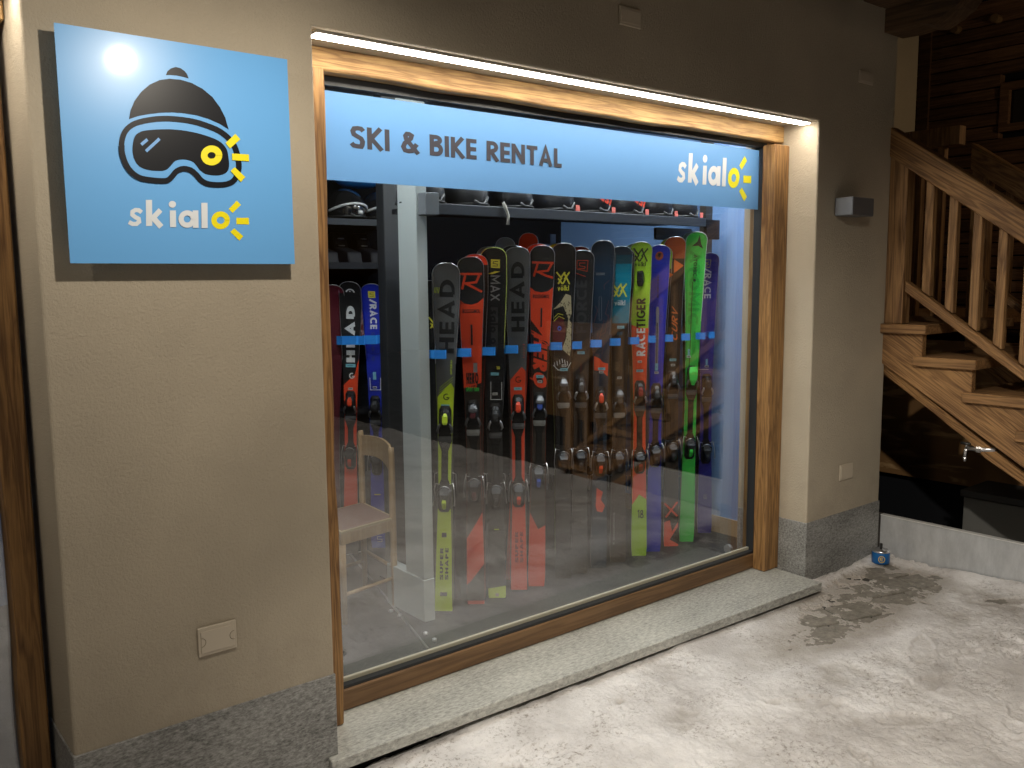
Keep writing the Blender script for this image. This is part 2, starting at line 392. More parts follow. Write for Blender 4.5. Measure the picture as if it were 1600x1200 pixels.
def _():
    t = snow_m.node_tree; L = t.links; b = t.nodes['Principled BSDF']; b.inputs['Roughness'].default_value = .55
    tc = t.nodes.new('ShaderNodeTexCoord')
    def noise(s, d=6, rg=.6):
        n = t.nodes.new('ShaderNodeTexNoise'); n.inputs['Scale'].default_value = s; n.inputs['Detail'].default_value = d; n.inputs['Roughness'].default_value = rg
        L.new(tc.outputs['Object'], n.inputs['Vector']); return n.outputs[0]
    def ramp(inp, a, b_, ca_, cb_):
        r = t.nodes.new('ShaderNodeValToRGB'); r.color_ramp.elements[0].position = a; r.color_ramp.elements[1].position = b_
        r.color_ramp.elements[0].color = (*ca_, 1); r.color_ramp.elements[1].color = (*cb_, 1); L.new(inp, r.inputs[0]); return r.outputs[0]
    a = ramp(noise(2.6, 8, .65), .35, .65, (.46, .435, .42), (.73, .71, .70))
    m1 = ramp(noise(46, 9, .85), .53, .585, (0, 0, 0), (1, 1, 1)); m2 = ramp(noise(4.1, 5), .44, .60, (0, 0, 0), (1, 1, 1))
    mu = t.nodes.new('ShaderNodeMath'); mu.operation = 'MULTIPLY'; L.new(m1, mu.inputs[0]); L.new(m2, mu.inputs[1])
    mu2 = t.nodes.new('ShaderNodeMath'); mu2.operation = 'MULTIPLY'; mu2.inputs[1].default_value = .85; L.new(mu.outputs[0], mu2.inputs[0])
    mx = t.nodes.new('ShaderNodeMix'); mx.data_type = 'RGBA'; L.new(mu2.outputs[0], mx.inputs[0]); L.new(a, mx.inputs[6]); mx.inputs[7].default_value = (.17, .14, .11, 1)
    at_ = t.nodes.new('ShaderNodeAttribute'); at_.attribute_name = 'slush'
    sl_ = t.nodes.new('ShaderNodeMath'); sl_.operation = 'MULTIPLY'; sl_.inputs[1].default_value = .8; L.new(at_.outputs['Fac'], sl_.inputs[0])
    mz = t.nodes.new('ShaderNodeMix'); mz.data_type = 'RGBA'; L.new(sl_.outputs[0], mz.inputs[0]); L.new(mx.outputs[2], mz.inputs[6]); mz.inputs[7].default_value = (.27, .235, .195, 1)
    L.new(mz.outputs[2], b.inputs['Base Color'])
    bp = t.nodes.new('ShaderNodeBump'); bp.inputs['Strength'].default_value = .9; bp.inputs['Distance'].default_value = .009
    L.new(noise(70, 6, .7), bp.inputs['Height']); L.new(bp.outputs[0], b.inputs['Normal'])
_()
snow('snow', -.2, 3.66, -1.75, -.0, 760, 340)
snow('snow_yard', -7, 3.66, -9, -1.754, 300, 220)
snow('snow_by_door', -7, -.203, -1.75, -.0, 200, 60)

# ================================================================== BUILDING
bld = thing('shop_building', 'rendered shop building with granite plinth and oak framed display window', 'building', (0, 0, 0))
wallm = MB()
wallm.prism([(XL, 0, -.05), (0, 0, -.05), (0, 0, ZT), (W_, 0, ZT), (W_, 0, -.05), (XR, 0, -.05), (XR, 0, 3.6), (-3.2, 0, 3.6), (-3.2, 0, ZT), (XL, 0, ZT)], (0, .46, 0))
wallm.build('wall', plaster, bld, bevel=.009, seg=3)
for a, b in (((XL-.004, -.004, -.05), (.003, .455, ZP)), ((W_-.004, -.004, -.05), (XR+.004, .455, ZP))):
    MB().box(a, b).build('plinth', granite, bld, bevel=.003)
# stepped back wall of the same building, beyond the right corner
MB().box((XR, 1.0, 1.0), (hit(1433, 120, y=1.0).x, 1.2, 4.2)).build('back_wall', plaster, bld)
# sill slab
MB().hexa([(-.039, -.036, .074), (2.845, -.128, .074), (2.868, .3, .074), (.0045, .3, .074), (-.039, -.036, .12), (2.845, -.128, .12), (2.868, .3, .12), (.0045, .3, .12)]).build('sill_slab', granite_sill, bld, bevel=.003)
MB().box((.0, .03, -.05), (W_, .45, .07)).build('sill_footing', mat('sill_gap_shade', (.03, .03, .03), .9), bld)  # near-black colour puts in the shade of the gap under the slab

# window: posts with hewn edges, lintel, bottom rail
win = bpy.data.objects.new('window', None); COL.objects.link(win); win.parent = bld
def hewn(name, x0, x1, y0, y1, z0, z1, m, parent, axis='z', amp=.006, seed=1, lo=True, hi=True, front=0.0):
    rr = random.Random(seed); n = 26; mb = MB(); pr = None
    wv = [rr.uniform(-1, 1) for _ in range(n+1)]; wv2 = [rr.uniform(-1, 1) for _ in range(n+1)]
    for k in range(1, n): wv[k] = (wv[k-1]+wv[k]+wv[k+1])/2; wv2[k] = (wv2[k-1]+wv2[k]+wv2[k+1])/2
    rings = []
    for k in range(n+1):
        t = k/n; a = amp*wv[k]*lo; b = amp*wv2[k]*hi
        if axis == 'z':
            z = z0+(z1-z0)*t; i = len(mb.v)
            mb.v += [Vector(p) for p in ((x0+a, y0+abs(front*wv[k]), z), (x1+b, y0+abs(front*wv2[k]), z), (x1+b*.3, y1, z), (x0+a*.3, y1, z))]
        else:
            x = x0+(x1-x0)*t; i = len(mb.v)
            mb.v += [Vector(p) for p in ((x, y0+abs(front*wv[k]), z0+a), (x, y0+abs(front*wv2[k]), z1+b), (x, y1, z1+b*.3), (x, y1, z0+a*.3))]
        rings.append(i)
        if k:
            A, B = rings[-2], i
            for j in range(4):
                l = (j+1) % 4; mb.f.append((A+j, A+l, B+l, B+j)); mb.mi.append(0)
    mb.f.append((3, 2, 1, 0)); mb.mi.append(0); L_ = rings[-1]; mb.f.append((L_, L_+1, L_+2, L_+3)); mb.mi.append(0)
    return mb.build(name, m, parent, bevel=.005)
hewn('post', .001, .118, .165, .30, .122, 2.488, oak, win, 'z', .005, 3, lo=False)
hewn('post', 2.748, 2.876, .17, .252, .122, 2.462, oak, win, 'z', .005, 8, hi=False)
hewn('lintel', .002, 2.875, .205, .36, 2.484, 2.568, oak_x, win, 'x', .005, 5, hi=False)
MB().box((.118, .2535, .1225), (2.7985, .34, .206)).build('bottom_rail', rail_wood, win, bevel=.004)
MB().box((.118, .262, .2065), (2.7635, .30, .2185)).build('gasket', gasket, win)
MB().box((.118, .292, .2190), (2.80, .306, .2345)).build('glazing_bead', cream, win)
MB().box((2.765, .263, .2065), (2.80, .31, 2.4545)).build('gasket', gasket, win)
MB().box((2.8005, .263, .123), (2.876, .36, 2.483)).build('inner_frame', oak, win)
MB().box((.118, .262, 2.455), (2.80, .31, 2.491)).build('gasket', gasket, win)
glass = bpy.data.materials.new('window_glass'); glass.use_nodes = True
def _():
    t = glass.node_tree; t.nodes.remove(t.nodes['Principled BSDF']); L = t.links; out = t.nodes['Material Output']
    lw = t.nodes.new('ShaderNodeLayerWeight'); lw.inputs[0].default_value = .5
    p = t.nodes.new('ShaderNodeMath'); p.operation = 'POWER'; p.inputs[1].default_value = 5; L.new(lw.outputs['Facing'], p.inputs[0])
    mlt = t.nodes.new('ShaderNodeMath'); mlt.operation = 'MULTIPLY_ADD'; mlt.inputs[1].default_value = .90; mlt.inputs[2].default_value = .19; L.new(p.outputs[0], mlt.inputs[0])
    tr = t.nodes.new('ShaderNodeBsdfTransparent'); tr.inputs[0].default_value = (.965, .975, .97, 1)
    g = t.nodes.new('ShaderNodeBsdfGlossy'); g.inputs['Roughness'].default_value = .012
    mx = t.nodes.new('ShaderNodeMixShader'); L.new(mlt.outputs[0], mx.inputs[0]); L.new(tr.outputs[0], mx.inputs[1]); L.new(g.outputs[0], mx.inputs[2])
    L.new(mx.outputs[0], out.inputs[0])
_()
MB().box((.10, .288, .21), (2.79, .3, 2.47)).build('glass_pane', glass, win)

# doorway to the left of the pier
door = bpy.data.objects.new('door', None); COL.objects.link(door); door.parent = bld
hewn('post', -.918, -.846, .235, .33, .03, 2.488, oak, door, 'z', .006, 12, hi=False)
MB().box((-1.9, .29, .03), (-.915, .31, 2.484)).build('glass_pane', glass, door)
MB().box((-2.0, .2, 2.4885), (-.832, .36, 2.568)).build('lintel', oak_x, door, bevel=.004)
MB().box((-3.2, .0, -.05), (-1.95, .455, ZT-.001)).build('wall', plaster, bld)
# LED strips recessed at the front edge of the soffits
led_m = mat('led_light', (.9, .9, .9), .5, emit=(1, .90, .76), es=LED_STRENGTH)
alu = mat('aluminium', (.5, .5, .5), .35, 1)
def led(x0, x1, parent):
    o = bpy.data.objects.new('light_strip', None); COL.objects.link(o); o.parent = parent
    MB().box((x0, .030, 2.560), (x1, .086, 2.5695)).build('channel', alu, o)
    MB().box((x0+.004, .033, 2.5555), (x1-.004, .083, 2.5595)).build('diffuser', led_m, o)
led(.03, 2.85, bld)
led(-1.9, -.84, bld)
# eave: soffit boards and the purlin end at the right
dark_wood = wood('old_larch', (.045, .024, .010), (.13, .075, .036), 'y', rough=.7)
eav = bpy.data.objects.new('eave', None); COL.objects.link(eav); eav.parent = bld
for i in range(36):
    x = -3.2+i*.19
    MB().box((x+.003, -1.7, 3.235+.003*(i % 2)), (x+.187, -.002, 3.262)).build('soffit_board', dark_wood, eav)
pb = MB()
def prof(y, x0, x1, z0, z1): return [(x0, y, z0), (x1, y, z0), (x1, y, z1), (x0, y, z1)]
secs = [(-.0015, 3.11), (-.12, 3.105), (-.2, 3.115), (-.26, 3.10), (-.33, 3.13), (-.40, 3.17), (-.44, 3.225)]
for (ya, za), (yb, zb) in zip(secs, secs[1:]):
    pb.hexa([(3.495, yb, zb), (3.70, yb, zb), (3.70, ya, za), (3.495, ya, za), (3.495, yb, 3.234), (3.70, yb, 3.234), (3.70, ya, 3.234), (3.495, ya, 3.234)])
pb.build('purlin', dark_wood, bld)
# cover plates on the render
plate_m = mat('cover_plate_plastic', (.48, .42, .33), .5)
def plate(px0, py0, px1, py1, round_=False):
    a = hit(px0, py0, y=0); b = hit(px1, py1, y=0)
    x0, x1, z0, z1 = a.x, b.x, min(a.z, b.z), max(a.z, b.z)
    o = MB().box((x0, -.009, z0), (x1, -.0015, z1)).build('cover_plate', plate_m, bld, bevel=.002)
    MB().box((x0+.008, -.012, z0+.010), (x1-.008, -.0092, z1-.012)).build('cover_lid', plate_m, o, bevel=.001)
    if round_:
        for cx, a0 in ((x0+.009, -90), (x1-.009, 90)):
            pts = [(cx+.014*math.cos(R(a0+180*k/8)), -.0124, (z0+z1)/2+.014*math.sin(R(a0+180*k/8))) for k in range(9)]
            MB().tube(pts, .0009, 5).build('notch_line', mat('seam', (.2, .17, .12), .7), o)
for q in ((966, 8, 999, 46), (1341, 109, 1362, 134), (1311, 727, 1330, 746)): plate(*q)
plate(307, 982, 369, 1010, True)

# ================================================================== INTERIOR
FZ = .05
floor_m = mat('rubber_floor', (.012, .012, .013), .55, bump=.3, bscale=120, var=.3, vscale=3)
MB().box((-3.2, .455, FZ-.1), (3.45, 2.62, FZ)).build('floor', floor_m, kind='structure')
blue_wall = mat('blue_wall_paint', (.17, .30, .55), .6, var=.05, vscale=2)
MB().box((-3.2, 2.6, FZ), (3.5, 2.7, 3.0)).build('interior_back_wall', mat('blue_wall_dimmed', (.05, .10, .21), .65, var=.06, vscale=2), kind='structure')  # blue darkened, so the dimness at the back is in the colour
MB().box((3.385, .46, FZ), (3.5, 2.6, 3.0)).build('interior_side_wall', blue_wall, kind='structure')
MB().box((-3.3, .46, FZ), (-3.2, 2.7, 3.0)).build('interior_left_wall', mat('grey_wall_paint', (.3, .3, .3), .7), kind='structure')
pr_ = MB().box((3.235, .461, FZ), (3.384, .70, 2.99)).build('interior_pier', mat('blue_paint_lit', (.30, .42, .70), .6), kind='structure')  # paler blue: the brightness close to the light is in the colour
MB().box((3.215, .462, FZ), (3.2345, .705, .13)).build('skirting', mat('skirting_beige', (.50, .42, .30), .6), pr_)
MB().box((3.37, .706, FZ), (3.3845, 2.59, .16)).build('skirting', mat('skirting_oak', (.38, .26, .15), .6), kind='structure')
MB().box((-3.2, .46, 2.95), (3.5, 2.7, 3.05)).build('ceiling', mat('ceiling_grey', (.30, .31, .33), .8), kind='structure')
light_m = mat('ceiling_panel_light', (.9, .9, .9), .5, emit=(.88, .95, 1), es=ROOM_STRENGTH)
names = ['square ceiling light panel near the left end of the shop room', 'square ceiling light panel above the middle of the ski rack', 'square ceiling light panel nearest the blue side wall']
for (x, y), lb in zip(((.3, .85), (1.75, .69), (2.9, .69)), names):
    t_ = thing('ceiling_light', lb, 'ceiling light', (x, y, 2.93), 'ceiling lights in the shop')
    MB().box((x-.2, y-.2, 2.925), (x+.2, y+.2, 2.949)).build('frame', alu, t_)
    MB().box((x-.18, y-.18, 2.918), (x+.18, y+.18, 2.9245)).build('diffuser', light_m, t_)

# pillar
pil_m = mat('pillar_grey_paint', (.50, .54, .52), .45, bump=.1)
t_ = thing('pillar', 'pale grey steel pillar standing between the chair and the ski rack', 'pillar', (1.01, 1.0, FZ))
MB().box((.985, .94, FZ), (1.05, 1.30, .27)).build('base', pil_m, t_, bevel=.003)
MB().box((.987, .943, .2705), (1.048, 1.02, 2.949)).build('front_flange', pil_m, t_, bevel=.003)
MB().box((.993, 1.0205, .2705), (1.046, 1.12, 2.949)).build('shaft', pil_m, t_, bevel=.003)
MB().lathe((.987, 1.05, 1.2), [(0, 0)], 3)
# dark post
t_ = thing('rack_upright', 'dark square steel upright right behind the pale pillar', 'post', (1.25, 1.6, FZ))
a = hit(601, 500, y=1.6); b = hit(631, 500, y=1.6)
MB().box((a.x, 1.58, FZ), (b.x-.02, 1.66, 2.949)).build('upright', mat('rack_dark_metal', (.035, .037, .04), .5), t_, bevel=.003)
MB().box((a.x-.03, 1.56, FZ), (b.x+.01, 1.68, FZ+.012)).build('foot_plate', mat('rack_dark_metal', (.035, .037, .04), .5), t_)

# shelving
shelf_m = mat('shelf_grey_metal', (.04, .044, .052), .5, spec=.3)
shelf_d = mat('shelf_black', (.012, .013, .016), .7, spec=.15)
sh = thing('helmet_shelf', 'long grey metal shelf holding helmets above the right ski rack', 'shelf', (2.1, 1.1, 2.08))
MB().box((1.083, .90, 2.076), (3.10, .925, 2.128)).build('front_edge', shelf_m, sh, bevel=.003)
MB().box((1.083, .9255, 2.10), (3.10, 1.32, 2.126)).build('board', shelf_d, sh)
MB().box((1.0, .88, 2.07), (1.078, .96, 2.175)).build('bracket', mat('bracket_grey', (.16, .17, .18), .5), sh, bevel=.003)
a = hit(1098, 400, y=1.1); b = hit(1112, 400, y=1.1)
MB().box((a.x, 1.08, FZ), (b.x, 1.13, 2.949)).build('upright', mat('upright_brown', (.05, .042, .035), .55), sh)
MB().box((3.105, .90, 2.0), (3.23, .925, 2.12)).build('end_plate', shelf_d, sh)
MB().box((2.86, 1.10, 2.0), (3.2, 1.12, 2.075)).build('end_plate', mat('upright_brown', (.05, .042, .035), .55), sh)
sh2 = thing('storage_shelving', 'black shelving unit with boots behind the left skis', 'shelving', (.9, 2.2, FZ))
xr = hit(912, 360, y=2.35).x
MB().box((.0, 2.56, FZ), (xr, 2.59, 2.949)).build('back_panel', mat('shelf_void', (.006, .007, .009), .9, spec=.05), sh2)
for z, yf in ((2.10, 2.11), (1.84, 2.11), (1.35, 2.42), (.9, 2.42), (.45, 2.42)):
    MB().box((.0, yf, z), (1.72, 2.56, z+.02)).build('shelf_board', shelf_d, sh2)
    MB().box((.0, yf-.02, z-.008), (1.72, yf-.001, z+.03)).build('shelf_edge', shelf_m if z > 2 else mat('shelf_edge_dark', (.014, .015, .018), .6, spec=.2), sh2)
MB().box((xr-.02, 2.0, FZ), (xr, 2.559, 2.949)).build('side_panel', shelf_d, sh2)
cab = thing('low_cabinet', 'black low cabinet filling the space behind the right row of skis', 'cabinet', (2, 1.6, FZ))
cr = hit(978, 650, y=1.45).x
MB().box((1.4, 1.45, FZ), (cr, 1.75, 1.36)).build('cabinet_body', mat('shelf_void', (.006, .007, .009), .9, spec=.05), cab)
MB().box((1.38, 1.43, 1.361), (cr+.01, 1.77, 1.385)).build('cabinet_top', shelf_d, cab)
# small blue wall bracket behind the ski tips
t_ = thing('wall_bracket', 'small pale blue bracket seen above the ski tips against the dark shelving', 'bracket', (2.0, 1.3, 2.0))
bm_ = mat('bracket_blue', (.12, .25, .5), .5)
a = hit(845, 381, y=1.3); b = hit(893, 410, y=1.3)
MB().box((a.x, 1.3, b.z), (b.x, 1.31, a.z)).build('plate', bm_, t_)
a = hit(861, 366, y=1.3); b = hit(868, 382, y=1.3)
MB().box((a.x, 1.298, b.z), (b.x, 1.309, a.z+.0)).build('tab', mat('bracket_blue_light', (.3, .45, .75), .5), t_)

# boots on the left shelves (dark with small buckles)
bind_g0 = mat('buckle_dull', (.2, .2, .2), .4)
boot_m = mat('boot_shell', (.01, .01, .012), .5, spec=.15); buck = mat('buckle', (.7, .7, .72), .25, .9); bred = mat('boot_red', (.12, .01, .01), .45)
bl = ['black ski boot nearest the oak post on the upper boot shelf', 'black ski boot in the middle of the upper boot shelf', 'black ski boot beside the upright on the upper boot shelf',
      'dark red ski boot nearest the oak post on the lower boot shelf', 'black ski boot in the middle of the lower boot shelf', 'dark red ski boot beside the upright on the lower boot shelf']
k = 0
for z, dy in ((1.8605, 0), (1.3705, .14)):
    for i, x in enumerate((1.17, 1.33, 1.49)):
        t_ = thing('ski_boot', bl[k], 'ski boot', (x, 2.2, z+.0005), 'ski boots on the shelves'); m_ = bred if (z < 1.5 and i != 1) else boot_m
        e = .0 if dy == 0 else .0
        mb = MB().prism([(x-.05, 2.15+dy*1.2, z+.001), (x-.05, 2.4, z+.001), (x-.05, 2.41, z+.2), (x-.05, 2.36, z+.2), (x-.05, 2.33, z+.11), (x-.05, 2.17+dy*1.2, z+.075)], (.1, 0, 0))
        mb.build('shell', m_, t_, bevel=.012, seg=2)
        for q in range(2): MB().box((x-.02, 2.318+.008*q, z+.115+.045*q), (x+.018, 2.334+.008*q, z+.122+.045*q)).build('buckle', bind_g0, t_)
        k += 1

# ---- helmets
def helmet(px, y, z, r, m, label, stripe=None, tagm=None, txt=False, yaw=0.0):
    x = px
    t_ = thing('helmet', label, 'helmet', (x, y, z), 'helmets on the shelves')
    n = 20; mb = MB(); prof_ = [(r*.93, .004), (r*1.0, r*.16), (r*1.02, r*.42), (r*.97, r*.72), (r*.82, r*1.02), (r*.58, r*1.24), (r*.3, r*1.36), (.001, r*1.4)]
    mb.lathe((x, y, z), prof_, n, sx=.88, sy=1.12); mb.f.append(tuple(range(n-1, -1, -1))); mb.mi.append(0)
    mb.build('shell', m, t_, smooth=True)
    sg = MB()
    for zz in (.10,): sg.tube([(x+r*.9*math.cos(R(a)), y+r*1.14*math.sin(R(a)), z+r*.1) for a in range(0, 360, 20)], .007, 6, closed=True)
    sg.build('rim', black, t_, smooth=True)
    if stripe:
        s_ = MB()
        pts = [(x+r*.91*math.cos(R(a)), y+r*1.165*math.sin(R(a)), z+r*(.36+.30*math.sin(R((a+170)*180/160.)))) for a in range(-170, -5, 11)]
        s_.tube(pts, .0085, 6); s_.build('stripe', stripe, t_, smooth=True)
        MB().lathe((x+.02, y-r*1.16, z+r*.28), [(.001, -.014), (.014, -.01), (.016, 0), (.014, .01), (.001, .014)], 12).build('ear_badge', stripe, t_, smooth=True)
    # chin strap
    MB().tube([(x-r*.3, y-r*1.10, z+.03), (x-r*.1, y-r*1.2, z+.012), (x+r*.15, y-r*1.18, z+.016), (x+r*.42, y-r*1.03, z+.05)], .006, 5).build('strap', mat('strap', (.08, .08, .08), .7), t_, smooth=True)
    if tagm:
        MB().box((x+r*.35, y-r*1.22, z+.004), (x+r*.35+.028, y-r*1.22+.002, z+.036)).build('price_tag', tagm, t_)
    if txt:
        qs, wd = text_quads('SSI', .24, .12, 1.1)
        flat('lettering', qs, lambda u, v, h: Vector((x-.045+u*.045+.012*v, y-r*1.175-h, z+.075+v*.045-u*.018)), mat('graphic_red', (.75, .07, .03), .5), t_)
    return t_
gl_black = mat('helmet_gloss_black', (.012, .012, .013), .12, coat=.6)
gr_helm = mat('helmet_matt_grey', (.03, .03, .032), .5, spec=.3)
mb_helm = mat('helmet_matt_black', (.01, .01, .012), .45, spec=.3)
white = mat('white_plastic', (.75, .75, .74), .4); redtag = mat('red_price_tag', (.75, .18, .14), .6)
helmet(hit(539, 335, y=2.24).x, 2.24, 2.131, .135, gl_black, 'glossy black helmet with white stripe nearest the left window post', stripe=white)
helmet(hit(592, 335, y=2.24).x, 2.24, 2.131, .13, gl_black, 'glossy black helmet with white stripe beside the dark upright', stripe=white)
HX = [(1.09, gr_helm, 0, 0), (1.36, gr_helm, 0, 0), (1.66, mb_helm, 0, 0), (1.96, mb_helm, 1, 0), (2.24, mb_helm, 1, 1), (2.52, mb_helm, 1, 1), (2.78, mb_helm, 1, 0), (3.02, mb_helm, 1, 0)]
HL = ['grey helmet on the shelf directly right of the pale pillar', 'large matt grey helmet, second on the long shelf from the pillar', 'black helmet with a pale strap hanging off the shelf edge',
      'matt black helmet with a red tag, right of the hanging strap', 'black helmet with red letters, the nearer of two lettered ones', 'black helmet with red letters, above the dark blue ski',
      'matt black helmet with a red tag above the lime ski', 'matt black helmet at the right end of the long shelf']
for (x, m_, tg, tx), lb in zip(HX, HL): helmet(x+.02, 1.09, 2.1285, .125, m_, lb, None, redtag if tg else None, bool(tx))
t_ = thing('hanging_strap', 'pale webbing strap dangling from the long helmet shelf', 'strap', (1.6, .89, 2.0))
MB().tube([(hit(788, 318, y=.88).x, .89, 2.15), (hit(790, 322, y=.88).x, .885, 2.13), (hit(793, 330, y=.88).x, .887, 2.11), (hit(796, 338, y=.88).x, .888, 2.085), (hit(795, 349, y=.88).x, .888, 2.04)], [.008, .009, .007, .007, .009], 6).build('webbing', mat('webbing', (.45, .43, .38), .8), t_, smooth=True)
t_ = tag(MB().lathe((hit(563, 283, y=2.3).x, 2.33, 2.345), [(.001, -.01), (.10, .0), (.15, .04), (.16, .08), (.12, .14), (.05, .17), (.001, .175)], 20).build('bowl_helmet', mat('blue_gloss', (.02, .25, .75), .25), smooth=True), 'bright blue shell stacked on top of the two striped helmets', 'helmet')

# ================================================================== SKIS
PHI = .66
NF = Vector((-math.sin(PHI), -math.cos(PHI), 0))
steel = mat('ski_edge_steel', (.55, .55, .56), .3, .9)
def C(name, c, rough=.35): return mat('graphic_'+name, c, rough)
K = dict(black=C('black', (.012, .012, .013)), soft=C('soft_black', (.022, .022, .023)), grey=C('grey', (.095, .098, .10)), lime=C('lime', (.55, .72, .03)), red=C('orange_red', (.80, .07, .02)),
         blue=C('deep_blue', (.015, .03, .42)), yellow=C('yellow', (.75, .70, .06)), white=C('white', (.72, .72, .70)), teal=C('teal', (.0, .20, .30)), teald=C('dark_teal', (.005, .07, .10)), navy=C('navy', (.012, .03, .055)),
         green=C('green', (.05, .55, .07)), greend=C('mid_green', (.03, .38, .05)), purple=C('violet_blue', (.035, .03, .25)), orange=C('orange', (.75, .16, .03)), rust=C('rust', (.38, .075, .02)),
         lime2=C('yellow_green', (.36, .60, .03)), brown=C('brown_black', (.03, .02, .014)), dred=C('dark_red', (.25, .02, .015)), sand=C('sand', (.50, .43, .26)), dim=C('dim_grey', (.05, .05, .052)),
         sticker=C('pale_blue_sticker', (.20, .50, .60), .5), label=C('white_label', (.55, .55, .53), .6), gpath=C('grey_plate', (.25, .25, .25), .5), maroon=C('maroon', (.10, .012, .02)), pblue=C('mid_blue', (.05, .12, .55)),
         ghost=C('ghost_blue', (.035, .055, .30)), dline=C('dark_outline', (.16, .05, .05)))
bind_m = mat('binding_black', (.012, .012, .013), .38, spec=.25); bind_g = mat('binding_grey', (.10, .10, .105), .35); chrome = mat('chrome', (.7, .7, .72), .28, 1)

class Ski:
    def __init__(s, label, tip, tail, ty, base, yt=.95, width=1.0, group='skis standing in the right rack', yb=None, side=steel, off=0.0):
        s.T = hit(tip[0], tip[1], y=yt); s.B = hit(tail[0], tail[1], y=yb if yb else yt+.03); s.B.z = FZ+.001
        s.T = s.T+NF*(-off); s.B = s.B+NF*(-off)
        s.V = (s.T-s.B); s.L = s.V.length; s.V.normalize()
        s.N = (NF-s.V*NF.dot(s.V)).normalized(); s.U = s.V.cross(s.N)*-1
        if s.U.dot(rt) < 0: s.U = -s.U
        s.wd = width; s.th = thing('ski', label, 'ski', s.B, group)
        s.lay = 0; s.mats = base
        s.body(K[base], side)
    def hw(s, v):
        t = v/s.L; tip = .067; waist = .037; tail = .048
        if t < .45: a = (t/.45); w = tail+(waist-tail)*(a*a*(3-2*a))
        else: a = min(1, (t-.45)/.45); w = waist+(tip-waist)*(a**1.6)
        q = (s.L-v)/.062
        if q < 1: w *= max(0.0, 1-(1-max(q, 0))**2.7)**(1/2.2)
        q = v/.012
        if q < 1: w *= .9+.1*q
        return w*s.wd
    def curl(s, v):
        d = max(0, v-(s.L-.19)); return 1.5*d*d+.0
    def P(s, u, v, h=0): return s.B+s.U*u+s.V*v+s.N*(s.curl(v)+.006+h)
    def body(s, m, side):
        mb = MB(); vs = [s.L*k/36 for k in range(32)]; v0 = vs[-1]
        vs += [v0+(s.L-v0)*(1-(1-k/16)**1.8) for k in range(1, 17)]; vs[0] = 0
        prof_ = [(-1, -.006), (-1, 0), (-.5, .0), (0, .0), (.5, .0), (1, 0), (1, -.006)]
        rings = []
        for v in vs:
            w_ = max(s.hw(v), .004); i = len(mb.v); rings.append(i)
            mb.v += [s.P(a*w_, v, h) for a, h in prof_]
        n = len(prof_)
        for A, B_ in zip(rings, rings[1:]):
            for j in range(n):
                l = (j+1) % n; mb.f.append((A+j, A+l, B_+l, B_+j)); mb.mi.append(1 if j in (0, n-2) else 0)
        mb.f.append(tuple(rings[0]+j for j in range(n))); mb.mi.append(1)
        mb.f.append(tuple(rings[-1]+j for j in range(n-1, -1, -1))); mb.mi.append(1)
        # rim along the tip
        s.o = mb.build('body', [m, side], s.th)
        rim = MB(); pts = []
        for v in vs[26:]: pts.append(s.P(-s.hw(v)*.99, v, -.0005))
        for v in reversed(vs[26:-1]): pts.append(s.P(s.hw(v)*.99, v, -.0005))
        rim.tube(pts, .0017, 5); rim.build('edge', side, s.th, smooth=True)
    def uv(s, px, py):
        d = (fw + rt*((px-800)/FPX) - up*((py-600)/FPX)); t = (s.B+s.N*.006-CAM).dot(s.N)/d.dot(s.N); p = CAM+d*t-s.B
        return p.dot(s.U), p.dot(s.V)
    def v(s, py):
        a = s.B+s.V*(s.L*.5); # centre line: find v whose projection has this row
        lo, hi = 0, s.L
        for _ in range(30):
            m = (lo+hi)/2; q = s.B+s.V*m-CAM; y = 600-FPX*q.dot(up)/q.dot(fw)
            if y < py: hi = m
            else: lo = m
        return (lo+hi)/2
    def put(s, name, polys, col, label=None):
        """polys in (u, v)"""
        s.lay += 1; h = .0005*s.lay
        bm = bmesh.new()
        for i, ps in enumerate(polys):
            for k_, p in enumerate(ps):
                try: bm.faces.new([bm.verts.new((q[0], q[1], .00008*(i % 5)+1.2e-5*k_)) for q in p])
                except ValueError: pass
        bmesh.ops.triangulate(bm, faces=bm.faces[:])
        v0 = s.L-.19
        if any(vv.co.y > v0 for vv in bm.verts):
            k = v0
            while k < s.L:
                bmesh.ops.bisect_plane(bm, geom=bm.verts[:]+bm.edges[:]+bm.faces[:], plane_co=(0, k, 0), plane_no=(0, 1, 0)); k += .012
        for vv in bm.verts: vv.co = s.P(vv.co.x, vv.co.y, h+vv.co.z)-s.th.location
        me = bpy.data.meshes.new(name); bm.to_mesh(me); bm.free(); me.materials.append(K[col])
        o = bpy.data.objects.new(name, me); COL.objects.link(o); o.parent = s.th
        if label: o['label'] = label
        return o
    def zone(s, name, pts, col):
        """pts: (share of the half width -1..1, photo row)"""
        P_ = [(a, s.v(b) if b > 0 else s.L) for a, b in pts]; out = []
        for (a, b), (c, d) in zip(P_, P_[1:]+P_[:1]):
            n = max(1, int(abs(d-b)/.015))
            for k in range(n):
                t = k/n; aa, vv = a+(c-a)*t, b+(d-b)*t; vv = min(max(vv, .002), s.L-.004); out.append((aa*s.hw(vv)*.985, vv))
        return s.put(name, [[out]], col)
    def pix(s, name, pts, col, **k): return s.put(name, [[[s.uv(*p) for p in pts]]], col, **k)
